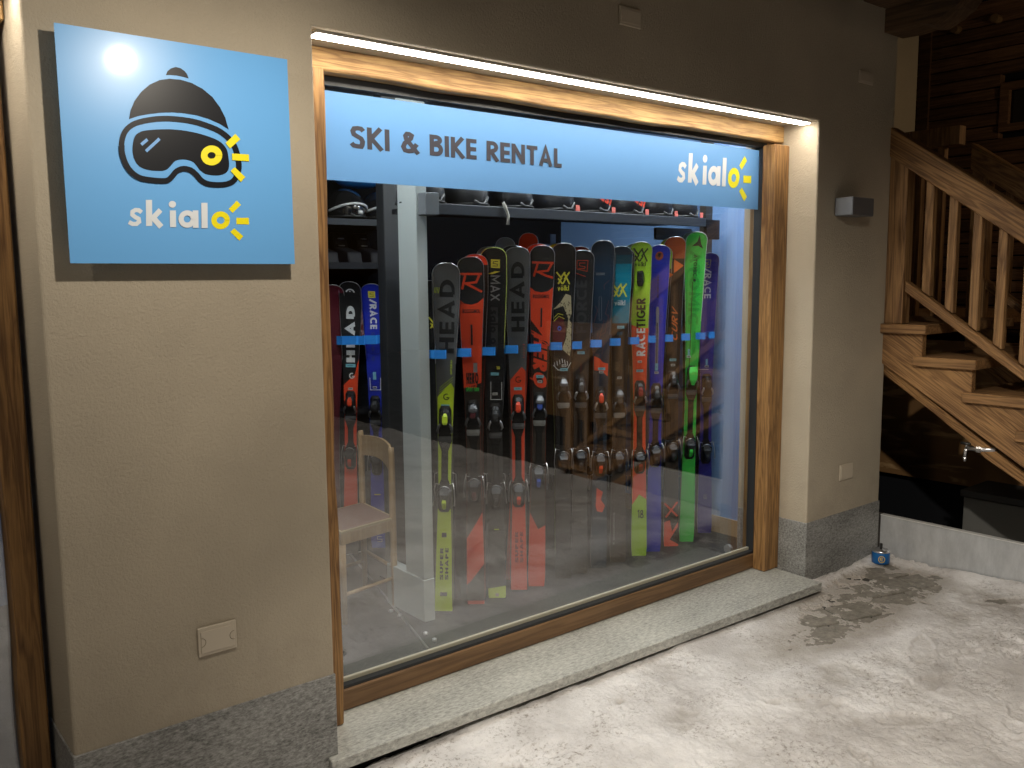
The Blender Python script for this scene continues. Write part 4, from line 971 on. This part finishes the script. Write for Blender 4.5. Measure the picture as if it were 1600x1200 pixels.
# ================================================================== CHAIR
ch_w = wood('beech', (.36, .22, .10), (.50, .34, .17), 'z', rough=.4, bump=.1)
seat_m = mat('seat_brown_vinyl', (.23, .12, .09), .5, bump=.2)
chz = .53
A = Vector((1.033, 1.62, 0)); B_ = Vector((1.004, 1.235, 0)); Cn = Vector((.655, 1.172, 0)); D = A+(Cn-B_)
ch = thing('chair', 'beech chair with curved back and brown seat behind the glass', 'chair', ((A.x+Cn.x)/2, (A.y+Cn.y)/2, FZ))
Z = lambda v, z: Vector((v.x, v.y, z))
cen = (A+B_+Cn+D)/4
ins = lambda v, k: cen+(v-cen)*k
MB().hexa([Z(ins(q, .93), chz-.012) for q in (A, B_, Cn, D)]+[Z(ins(q, .93), chz+.004) for q in (A, B_, Cn, D)]).build('seat', seat_m, ch, bevel=.004)
MB().hexa([Z(q, chz-.07) for q in (A, B_, Cn, D)]+[Z(q, chz-.0125) for q in (A, B_, Cn, D)]).build('seat_frame', ch_w, ch, bevel=.003)
edge = MB()
for p, q in ((A, B_), (B_, Cn), (Cn, D), (D, A)):
    i = ins(p, .93); j = ins(q, .93); edge.hexa([Z(p, chz-.012), Z(q, chz-.012), Z(j, chz-.012), Z(i, chz-.012), Z(p, chz+.001), Z(q, chz+.001), Z(j, chz+.001), Z(i, chz+.001)])
edge.build('seat_edging', mat('beech_pale', (.5, .38, .2), .4), ch)
for q, top in ((ins(A, .95), .94), (ins(B_, .95), .90)):
    MB().tube([Z(q, FZ), Z(q, .3), Z(q, chz-.02), Z(q, top-.03), Z(q, top)], [.015, .017, .018, .017, .015], 12).build('back_leg', ch_w, ch, smooth=True)
for q in (ins(Cn, .93), ins(D, .93)):
    MB().tube([Z(q, FZ), Z(q, .3), Z(q, chz-.071)], [.014, .017, .018], 12).build('front_leg', ch_w, ch, smooth=True)
ia, ib, ic, idd = ins(A, .93), ins(B_, .93), ins(Cn, .93), ins(D, .93)
for p, q, z in ((ib, ic, .20), (ia, idd, .20), (ia, ib, .26), (ic, idd, .26)):
    MB().tube([Z(p, z), Z(q, z)], .010, 8).build('stretcher', ch_w, ch, smooth=True)
# curved top rail
mb = MB(); n = 10; P_ = []
for k in range(n+1):
    t = k/n; p = ins(A, .95).lerp(ins(B_, .95), t); bow = .03*math.sin(math.pi*t); p = Vector((p.x+bow, p.y, 0))
    zt = .915-.012*t+.012*math.sin(math.pi*t)+(-.02 if k == n else 0); zb = .80-.0*t-.05*t*t+.02*math.sin(math.pi*t)
    P_.append((p, zb, zt))
for (p, a, b), (q, c, d) in zip(P_, P_[1:]):
    mb.hexa([Z(p, a)+Vector((-.006, 0, 0)), Z(q, c)+Vector((-.006, 0, 0)), Z(q, c)+Vector((.008, 0, 0)), Z(p, a)+Vector((.008, 0, 0)), Z(p, b)+Vector((-.006, 0, 0)), Z(q, d)+Vector((-.006, 0, 0)), Z(q, d)+Vector((.008, 0, 0)), Z(p, b)+Vector((.008, 0, 0))])
mb.build('back_rail', ch_w, ch, smooth=False)
# floor clutter: floor rails in front of the pillar, paper, caster
t_ = thing('floor_track', 'thin aluminium floor track with small studs in front of the pillar', 'floor track', (.8, .9, FZ))
a = hit(545, 862, z=FZ+.004); b = hit(668, 1012, z=FZ+.004)
d_ = (b-a).normalized(); n_ = Vector((-d_.y, d_.x, 0))
MB().hexa([a-n_*.006+Vector((0, 0, -.004)), b-n_*.006+Vector((0, 0, -.004)), b+n_*.006+Vector((0, 0, -.004)), a+n_*.006+Vector((0, 0, -.004)), a-n_*.006, b-n_*.006, b+n_*.006, a+n_*.006]).build('profile', alu, t_)
for px, py in ((611, 955), (625, 962), (665, 990), (679, 1000)):
    q = hit(px, py, z=FZ+.003); MB().lathe(q, [(.012, -.003), (.012, .006), (.006, .010), (.001, .011)], 10).build('stud', chrome, t_, smooth=True)
q = hit(553, 864, z=FZ+.003)
tag(MB().box(q+Vector((-.05, -.006, -.002)), q+Vector((.05, .006, 0))).build('paper_strip', white), 'white strip lying on the dark floor below the chair', 'paper strip')
q = hit(1138, 864, z=FZ+.0)
mb = MB(); mb.tube([q+Vector((-.012, 0, .028)), q+Vector((.012, 0, .028))], .027, 16)
tag(mb.build('caster_wheel', mat('caster_grey', (.25, .25, .25), .5), smooth=False), 'small grey caster wheel on the floor by the blue side wall', 'caster')

# ================================================================== BANNER on the window
sky_blue = mat('sign_blue', (.13, .32, .64), .42, spec=.4)
ban = thing('window_banner', 'long light blue vinyl banner across the top of the display window', 'banner', (1.5, .285, 2.28))
MB().box((.12, .2835, 2.128), (2.764, .2870, 2.441)).build('vinyl', sky_blue, ban)
bt = mat('banner_dark_lettering', (.045, .045, .06), .45); lw = mat('banner_white_lettering', (.62, .66, .70), .45); ly = mat('banner_yellow_lettering', (.72, .68, .02), .45)
yb = .2835
qs, wd = text_quads('SKI & BIKE RENTAL', .20, .085, 1)
a = hit(548, 231, y=yb); b = hit(877, 262, y=yb); zc = hit(878, 233, y=yb).z-b.z
flat('lettering', qs, lambda u, v, h: Vector((a.x+(b.x-a.x)*u/wd, yb-h, a.z+(b.z-a.z)*u/wd+v*zc)), bt, ban)

# logo wordmark strokes traced on the sign (units of the sign close-up), reused on the banner
WM_WHITE = [(ribbon([(577, 866), (566, 857), (552, 856), (540, 863), (539, 875), (551, 885), (565, 892), (567, 904), (556, 913), (540, 913), (525, 905)], 17)),
            ribbon([(607, 815), (608, 921)], 25), ribbon([(654, 856), (620, 892)], 21), ribbon([(620, 884), (657, 925)], 23),
            ribbon([(704, 858), (705, 926)], 25), [[(p.x, p.y) for p in map(Vector, [(x, y, 0) for x, y in ring(702, 833, 15, 14, 16)])]],
            ribbon(ring(762, 893, 25, 25, 24), 21, True), ribbon([(796, 858), (797, 929)], 23), ribbon([(832, 827), (833, 930)], 25)]
WM_YEL = [ribbon(ring(899, 898, 27, 25.5, 28), 22, True), [[(932, 852), (965, 818), (982, 835), (948, 868)]], [[(963, 888), (1014, 888), (1015, 915), (963, 914)]], [[(938, 945), (955, 931), (991, 963), (975, 981)]]]
YS = -.060
def onsign(x, y): return hit(x*.3832, y*.3833, y=YS)
ref0 = onsign(525, 922); refR = onsign(1015, 900)
bl0 = hit(1058, 285, y=yb); blR = hit(1173.5, 280, y=yb)
kx = (blR.x-bl0.x)/(refR.x-ref0.x)
def onban(x, y, h):
    p = onsign(x, y); return Vector((bl0.x+(p.x-ref0.x)*kx, yb-h, bl0.z+(p.z-ref0.z)*kx*1.16))
tup = lambda sets: [[[(q[0], q[1]) for q in p] for p in ps] for ps in sets]
flat('wordmark', tup(WM_WHITE), onban, lw, ban); flat('wordmark_sun', tup(WM_YEL), onban, ly, ban)

# ================================================================== WALL SIGN
sg = thing('wall_sign', 'square light blue panel sign with beanie and goggles emblem on the pier', 'sign', (-.44, -.03, 2.1))
a = hit(84, 34, y=YS); b = hit(461, 413, y=YS)
sign_m = mat('sign_panel_blue', (.13, .37, .72), .09, spec=.08, coat=.6, bump=.06, bscale=500, bdist=.0004)
MATS['sign_panel_blue'].node_tree.nodes['Principled BSDF'].inputs['Coat Roughness'].default_value = .33
x0, x1, z1, z0 = -.764, -.118, 2.438, 1.819
MB().box((x0, YS, z0), (x1, YS+.004, z1)).build('panel', sign_m, sg)
for x in (x0+.12, x1-.12):
    for z in (z0+.12, z1-.12): MB().tube([(x, YS+.0045, z), (x, -.0005, z)], .012, 10).build('standoff', alu, sg)
fs = lambda x, y, h: (lambda p: Vector((p.x, YS-h, p.z)))(onsign(x, y))
s_black = mat('sign_black', (.008, .009, .012), .35, spec=.16); s_yel = mat('sign_yellow', (.78, .68, .0), .4); s_white = mat('sign_white', (.62, .66, .70), .4)
flat('hat', [[[(676, 306), (683, 290), (697, 279), (716, 273), (736, 278), (754, 291), (764, 305), (769, 320), (745, 313), (720, 308), (696, 306)]],
             [[(526, 486), (532, 450), (548, 412), (575, 375), (610, 345), (650, 327), (690, 321), (735, 325), (780, 338), (825, 362), (865, 395), (897, 438), (918, 480), (932, 528), (895, 505), (850, 485), (800, 470), (750, 462), (700, 458), (650, 460), (600, 466), (560, 474)]]], fs, s_black, sg)
RINGP = [(495, 592), (502, 553), (520, 524), (552, 503), (603, 490), (660, 484), (720, 486), (788, 496), (846, 514), (894, 535), (931, 564), (954, 595), (968, 637), (973, 680), (966, 714), (948, 740), (918, 752), (880, 754), (843, 749), (818, 735), (799, 713), (777, 695), (747, 688), (719, 698), (700, 720), (684, 734), (660, 738), (602, 733), (565, 724), (533, 701), (511, 669), (497, 628)]
def smooth_ring(p, k=3):
    """Catmull-Rom through the traced points"""
    out = []; n = len(p)
    for i in range(n):
        a, b, c, d = [Vector(p[(i+j) % n]) for j in (-1, 0, 1, 2)]
        for q in range(k):
            t = q/k; out.append(tuple(.5*((2*b)+(-a+c)*t+(2*a-5*b+4*c-d)*t*t+(-a+3*b-3*c+d)*t**3)))
    return out
flat('goggle_frame', tup([ribbon(smooth_ring(RINGP), 23, True)]), fs, s_black, sg)
LENS = [(541, 590), (550, 555), (574, 537), (612, 530), (680, 527), (740, 531), (800, 542), (860, 560), (900, 580), (923, 607), (931, 640), (934, 675), (926, 700), (903, 713), (870, 715), (837, 709), (813, 692), (795, 668), (775, 655), (745, 650), (715, 656), (697, 675), (678, 692), (650, 697), (605, 693), (570, 680), (550, 655), (541, 625)]
flat('goggle_lens', [[smooth_ring(LENS)]], fs, s_black, sg, base=.001)
flat('lens_glint', tup([ribbon([(575, 590), (600, 569)], 13), ribbon([(594, 617), (649, 566)], 13)]), fs, sky_blue, sg, base=.0025)
flat('sun_mark', tup([ribbon(ring(861, 634, 30, 27, 30), 27, True), [[(918, 583), (958, 546), (978, 568), (936, 606)]], [[(944, 626), (1013, 630), (1014, 658), (945, 653)]], [[(938, 697), (955, 682), (998, 722), (980, 742)]]]), fs, s_yel, sg, base=.0028)
flat('wordmark', tup(WM_WHITE), fs, s_white, sg); flat('wordmark_sun', tup(WM_YEL), fs, s_yel, sg)

# ================================================================== WALL LAMP (unlit cube)
t_ = thing('wall_lamp', 'small unlit grey metal cube lamp on the right pier', 'wall lamp', (3.2, -.06, 2.14))
lamp_m = mat('lamp_grey_metal', (.16, .17, .19), .45, .5)
a = hit(1333, 307, y=-.11); b = hit(1365, 338, y=-.11)
MB().box((a.x, -.11, b.z), (b.x, -.006, a.z)).build('housing', lamp_m, t_, bevel=.003)
MB().box((a.x+.02, -.0055, b.z+.02), (b.x-.02, -.0005, a.z-.02)).build('back_plate', black, t_)

# ================================================================== STAIRCASE
SX0, SX1 = 3.62, 4.75
st_y = wood('stair_oak', (.105, .048, .016), (.37, .20, .075), 'y', slope=R(-33), bump=1.0, scale=.62, rings=22)
st_t = wood('stair_tread_oak', (.11, .052, .018), (.33, .18, .07), 'y', bump=.5)
st_z = wood('stair_post_oak', (.10, .046, .015), (.36, .20, .08), 'z', bump=.6)
stc = thing('staircase', 'outdoor oak staircase with balusters descending beside the shop', 'staircase', (3.7, -1.0, 0))
RUN, RISE = .283, .18
def ty(k): return -.265-RUN*k
def tz(k): return 1.485-RISE*k
NS = 8
for k in range(NS):
    yb_ = .01 if k == 0 else ty(k-1)+.065
    MB().box((SX0-.035, ty(k), tz(k)-.055), (SX1+.03, yb_, tz(k))).build('tread', st_t, stc, bevel=.004)
for xa in (SX0, SX1-.05):
    pts = []
    for k in range(NS):
        yb_ = .008 if k == 0 else ty(k-1)+.03
        pts += [(xa, yb_, tz(k)-.0555), (xa, ty(k)+.03, tz(k)-.0555)]
    yl = ty(NS-1)+.03; pts += [(xa, yl, .03), (xa, yl+.25, .03), (xa, .008, 1.255)]
    MB().prism(pts, (.05, 0, 0)).build('stringer', st_y, stc, bevel=.003)
    # rough bearer under the stringer
    mb = MB(); rr = random.Random(5); pv = None
    for k in range(24):
        y = .008-k*.1; z = 1.255-.671*(k*.1); e = rr.uniform(-.012, .012)
        r_ = [(xa+.03, y, z-.004), (xa+.12, y, z-.004), (xa+.115, y, z-.085+e), (xa+.04, y, z-.075+e)]
        if pv:
            i = len(mb.v); mb.v += [Vector(q) for q in pv+r_]
            for j in range(4): mb.f.append((i+j, i+(j+1) % 4, i+4+(j+1) % 4, i+4+j)); mb.mi.append(0)
        pv = r_
    mb.build('bearer', st_y, stc)
def sl(x0, x1, y0, z0, y1, z1, h, name, m, parent=stc):
    """sloping member whose top edge runs from (y0,z0) to (y1,z1), h tall"""
    MB().prism([(x0, y0, z0), (x0, y1, z1), (x0, y1, z1-h), (x0, y0, z0-h)], (x1-x0, 0, 0)).build(name, m, parent, bevel=.005)
for xa in (SX0, SX1-.08):
    MB().box((xa+.0, -.108, tz(0)+.0005), (xa+.09, .0, 2.50)).build('newel_post', st_z, stc, bevel=.004)
    sl(xa-.008, xa+.09, .012, 2.615, -2.1, 2.615-.70*2.112, .165, 'handrail', st_y)
    sl(xa+.015, xa+.075, -.109, 1.735, -2.1, 1.735-.70*1.99, .062, 'bottom_rail', st_y)
    for k in range(14):
        y = -.205-.1335*k; zb_ = 1.735-.70*(-.109-y)-.004; zt_ = 2.615-.70*(.012-y)-.166
        MB().prism([(xa+.022, y, zb_+.015), (xa+.022, y-.047, zb_-.018), (xa+.022, y-.047, zt_-.03), (xa+.022, y, zt_+.003)], (.045, 0, 0)).build('baluster', st_z, stc, bevel=.003)
    MB().box((xa+.0, -2.2, .03), (xa+.09, -2.1, 1.2)).build('newel_post', st_z, stc, bevel=.004)
# landing behind
MB().box((SX0+.04, .012, 1.42), (6.4, .995, 1.484)).build('landing', st_t, stc)
MB().box((SX1-.07, .10, 2.62), (SX1+.02, .99, 2.74)).build('landing_rail', st_z, stc)
for k in range(5): MB().box((SX1-.05, .2+.15*k, 1.485), (SX1, .245+.15*k, 2.619)).build('baluster', st_z, stc)
# tap
tp = thing('water_tap', 'chrome water tap sticking out under the stair stringer', 'tap', (3.6, -.6, .83))
a = hit(1556, 703, x=3.66); b = hit(1530, 702, x=3.66); c = hit(1510, 700, x=3.66)
a = Vector((3.66, a.y, a.z)); b = Vector((3.66, b.y, b.z)); c = Vector((3.66, c.y, c.z))
MB().tube([a, b, c], [.013, .014, .011], 10).build('pipe', chrome, tp, smooth=True)
MB().tube([b+Vector((0, -.012, 0)), b+Vector((0, .012, 0))], .019, 10).build('nut', chrome, tp)
MB().tube([c, c+Vector((0, .004, -.02)), c+Vector((-.004, .004, -.05))], [.011, .010, .009], 10).build('spout', chrome, tp, smooth=True)
MB().tube([c+Vector((-.004, .004, -.05)), c+Vector((-.004, .004, -.075))], [.012, .007], 10).build('nozzle', chrome, tp, smooth=True)
MB().tube([c+Vector((0, -.02, .024)), c+Vector((0, .03, .026))], [.009, .009], 8).build('handle', black, tp, smooth=True)
MB().tube([c, c+Vector((0, 0, .022))], .006, 8).build('stem', chrome, tp)

# ================================================================== beyond the stairs
lg = thing('timber_house', 'dark timber clad chalet wall beyond the staircase', 'house', (6.5, 0, 0))
lm = [wood('log_wood_%d' % i, c, d, 'y', rough=.75, bump=.8) for i, (c, d) in enumerate((((.06, .028, .012), (.16, .085, .04)), ((.05, .024, .01), (.13, .066, .03)), ((.07, .034, .014), (.19, .10, .05))))]
wy0, wy1, wz0, wz1 = -.3, .545, 2.99, 3.262
z = 1.1; k = 0
while z < 3.86:
    h = .105+random.uniform(-.008, .008); x = 6.5+random.uniform(-.012, .012)
    segs = [(-4.5, 2.2)]
    if z+h > wz0-.06 and z < wz1+.06: segs = [(-4.5, wy0-.07), (wy1+.07, 2.2)]
    for ya, yb_ in segs:
        MB().box((x, ya, z+.006), (x+.08, yb_, z+h-.003)).build('plank', lm[k % 3], lg, bevel=.004)
    z += h; k += 1
MB().box((6.585, -4.5, .0), (6.7, 2.3, 3.86)).build('backing', shelf_d, lg)
MB().box((6.47, 1.20, 1.1), (6.497, 1.30, 3.86)).build('corner_board', lm[1], lg)
f = MB()
for q in (((6.49, wy0-.07, wz0-.06), (6.56, wy1+.07, wz0)), ((6.49, wy0-.07, wz1), (6.56, wy1+.07, wz1+.06)), ((6.49, wy0-.07, wz0), (6.56, wy0, wz1)), ((6.49, wy1, wz0), (6.56, wy1+.07, wz1))): f.box(*q)
wf = f.build('window', lm[2], lg); MB().box((6.54, wy0, wz0), (6.548, wy1, wz1)).build('pane', mat('dark_pane', (.005, .005, .006), .08), wf)
MB().box((6.3, -4.5, 3.885), (6.7, 1.35, 3.95)).build('fascia', lm[2], lg)
MB().box((5.9, -4.5, 4.15), (6.9, 1.0, 4.2)).build('roof', shelf_d, lg)
for px, py in ((1490, 45), (1553, 28)):
    q = hit(px, py, x=6.42); MB().tube([q, q+Vector((.1, 0, 0))], .034, 12).build('joist_end', mat('pale_joist', (.16, .10, .045), .7), lg)
# brown sheeting under the stairs, black sheet for the recess shade, grey box
pn = bpy.data.materials.new('brown_sheeting'); pn.use_nodes = True
def _():
    t = pn.node_tree; L = t.links; b = t.nodes['Principled BSDF']; tc = t.nodes.new('ShaderNodeTexCoord'); mp = t.nodes.new('ShaderNodeMapping')
    mp.inputs['Rotation'].default_value = (R(-28), 0, 0); mp.inputs['Scale'].default_value = (1, 1.3, 6)
    n = t.nodes.new('ShaderNodeTexNoise'); n.inputs['Scale'].default_value = 2.0; n.inputs['Detail'].default_value = 5; n.inputs['Distortion'].default_value = .6
    r = t.nodes.new('ShaderNodeValToRGB'); r.color_ramp.elements[0].position = .56; r.color_ramp.elements[0].color = (.22, .115, .04, 1); r.color_ramp.elements[1].position = .66; r.color_ramp.elements[1].color = (.50, .32, .15, 1)
    L.new(tc.outputs['Object'], mp.inputs[0]); L.new(mp.outputs[0], n.inputs[0]); L.new(n.outputs[0], r.inputs[0]); L.new(r.outputs[0], b.inputs['Base Color']); b.inputs['Roughness'].default_value = .7
_()
tag(MB().box((5.0, -4, .275), (5.06, .95, 1.3)).build('sheeting', pn), 'brown streaked sheeting wall seen under the staircase', 'wall panel')
tag(MB().box((5.1, -4, -.4), (5.2, 1.0, .27)).build('recess_shade', shelf_d), 'black panel painting the shade of the recess below the brown sheeting', 'wall')  # black panel stands in for the shade of the recess
bx = thing('utility_box', 'grey utility box with a dark lid behind the metal sheet', 'utility box', (4.75, -.6, -.1))
MB().box((4.6, -1.4, -.35), (4.98, -.085, .30)).build('body', mat('box_grey', (.15, .15, .14), .6), bx, bevel=.004)
MB().box((4.58, -1.42, .3005), (4.99, -.07, .345)).build('lid', mat('box_lid', (.05, .05, .05), .6), bx, bevel=.004)

# galvanised sheet edging the yard
galv = stone('galvanised_steel', (.42, .43, .44), (.58, .59, .60), 14, .42, (1, 1, .35), .05)
galv.node_tree.nodes['Principled BSDF'].inputs['Metallic'].default_value = .35
mb = MB(); ln = [(3.668, -.008), (3.672, -.45), (3.668, -.9), (3.66, -1.45)]
for (x0_, y0_), (x1_, y1_) in zip(ln, ln[1:]):
    mb.hexa([(x0_, y0_, .0), (x1_, y1_, .0), (x1_+.004, y1_, .0), (x0_+.004, y0_, .0), (x0_, y0_, .322), (x1_, y1_, .322), (x1_+.004, y1_, .322), (x0_+.004, y0_, .322)])
g = mb.build('sheet_face', galv)
gp = thing('metal_barrier', 'low galvanised steel sheet closing the yard under the stairs', 'barrier', (3.67, -.7, .1))
g.parent = gp; g.data.transform(Matrix.Translation(-Vector(gp.location)))
MB().box((3.664, -1.45, .3225), (3.70, -.008, .328)).build('folded_edge', mat('zinc_edge_highlight', (.8, .8, .78), .3, .4), gp)  # brighter than the sheet: the highlight on the fold is its colour

# ashtray can
at = thing('ashtray', 'small round blue ashtray with chrome push lid on the paving by the plinth', 'ashtray', (3.545, -.1, gz(3.5)))
c = Vector((3.535, -.088, gz(3.5)+.012)); rr_ = .05
MB().lathe(c, [(.001, 0), (rr_*.93, 0), (rr_, .004), (rr_, .062), (rr_*.97, .066)], 28).build('tin', mat('tin_blue', (.01, .13, .40), .35, .2), at, smooth=True)
MB().lathe(c, [(rr_*.97, .066), (rr_*1.02, .069), (rr_, .076), (rr_*.8, .082), (rr_*.55, .074), (rr_*.5, .078), (rr_*.2, .082), (.001, .083)], 28).build('lid', chrome, at, smooth=True)
MB().tube([c+Vector((0, 0, .08)), c+Vector((0, 0, .115))], .008, 10).build('knob', black, at)
fc = (CAM-c); fc.z = 0; fc.normalize(); sd = Vector((-fc.y, fc.x, 0))
def oncan(u, v, h):
    a_ = u/rr_; return c+(fc*math.cos(a_)+sd*math.sin(a_))*(rr_+h)+Vector((0, 0, v))
flat('badge', tup([ribbon(ring(.006, .032, .017, .019, 20), .004, True), ribbon([(.012, .040), (.004, .043), (-.002, .036), (.0, .028), (.008, .023), (.013, .026)], .004), ribbon([(.0, .034), (.012, .034)], .003)]), oncan, mat('badge_gold', (.65, .45, .08), .5), at)

# ================================================================== LAMPS OF THE YARD
def spot(name, label, loc, target, watts, size, blend, rad, col=(1, .9, .76)):
    t_ = thing(name, label, 'outdoor lamp', loc, 'eave lamps')
    l = Vector(loc); d = (Vector(target)-l).normalized()
    MB().tube([l-d*.03, l-d*.14], [rad*1.25, rad*1.0], 16).build('housing', lamp_m, t_)
    MB().tube([l-d*.12, Vector((l.x, l.y, 3.24 if l.x < 4 else 4.15))], .012, 8).build('stem', lamp_m, t_)
    ld = bpy.data.lights.new('lamp_light', 'SPOT'); ld.energy = watts; ld.spot_size = R(size); ld.spot_blend = blend; ld.shadow_soft_size = rad; ld.color = col
    o = bpy.data.objects.new('lamp_light', ld); COL.objects.link(o); o.parent = t_
    o.rotation_euler = d.to_track_quat('-Z', 'Y').to_euler()
spot('eave_lamp', 'small grey spot lamp hanging from the eave before the square sign', (-.335, -1.0, 2.585), (-.33, -.1, 1.2), SIGN_LAMP_W, 150, .8, .026)
spot('yard_lamp', 'grey spot lamp hanging from the eave over the snowy yard', (-.1, -2.35, 3.05), (1.7, -2.2, 0), YARD_W, 114, .7, .04, (1, .92, .80))
spot('chalet_lamp', 'small lamp under the eave of the timber chalet', (5.6, -1.6, 3.0), (6.5, .3, 2.6), 20, 150, .8, .04, (1, .72, .42))
spot('eave_lamp', 'added spot lamp before the shop door, brightening the left reveal', (-2.3, -1.3, 3.0), (-.9, .1, 1.2), 26, 110, .8, .04)  # added lamp, out of view, to brighten the left reveal
# added lamp post out of view, gives weak warm fill light
lp = thing('fill_lamp', 'added fill lamp, a frosted globe on a post out of view', 'fill lamp', (-.6, -7.2, 0))
MB().tube([(-.6, -7.2, -.05), (-.6, -7.2, 3.5)], [.05, .035], 12).build('post', lamp_m, lp)
MB().lathe((-.6, -7.2, 3.5), [(.05, 0), (.14, .06), (.18, .16), (.16, .28), (.08, .34), (.001, .35)], 20).build('globe', mat('fill_light', (.9, .85, .75), .4, emit=(1, .82, .58), es=FILL_STRENGTH), lp, smooth=True)
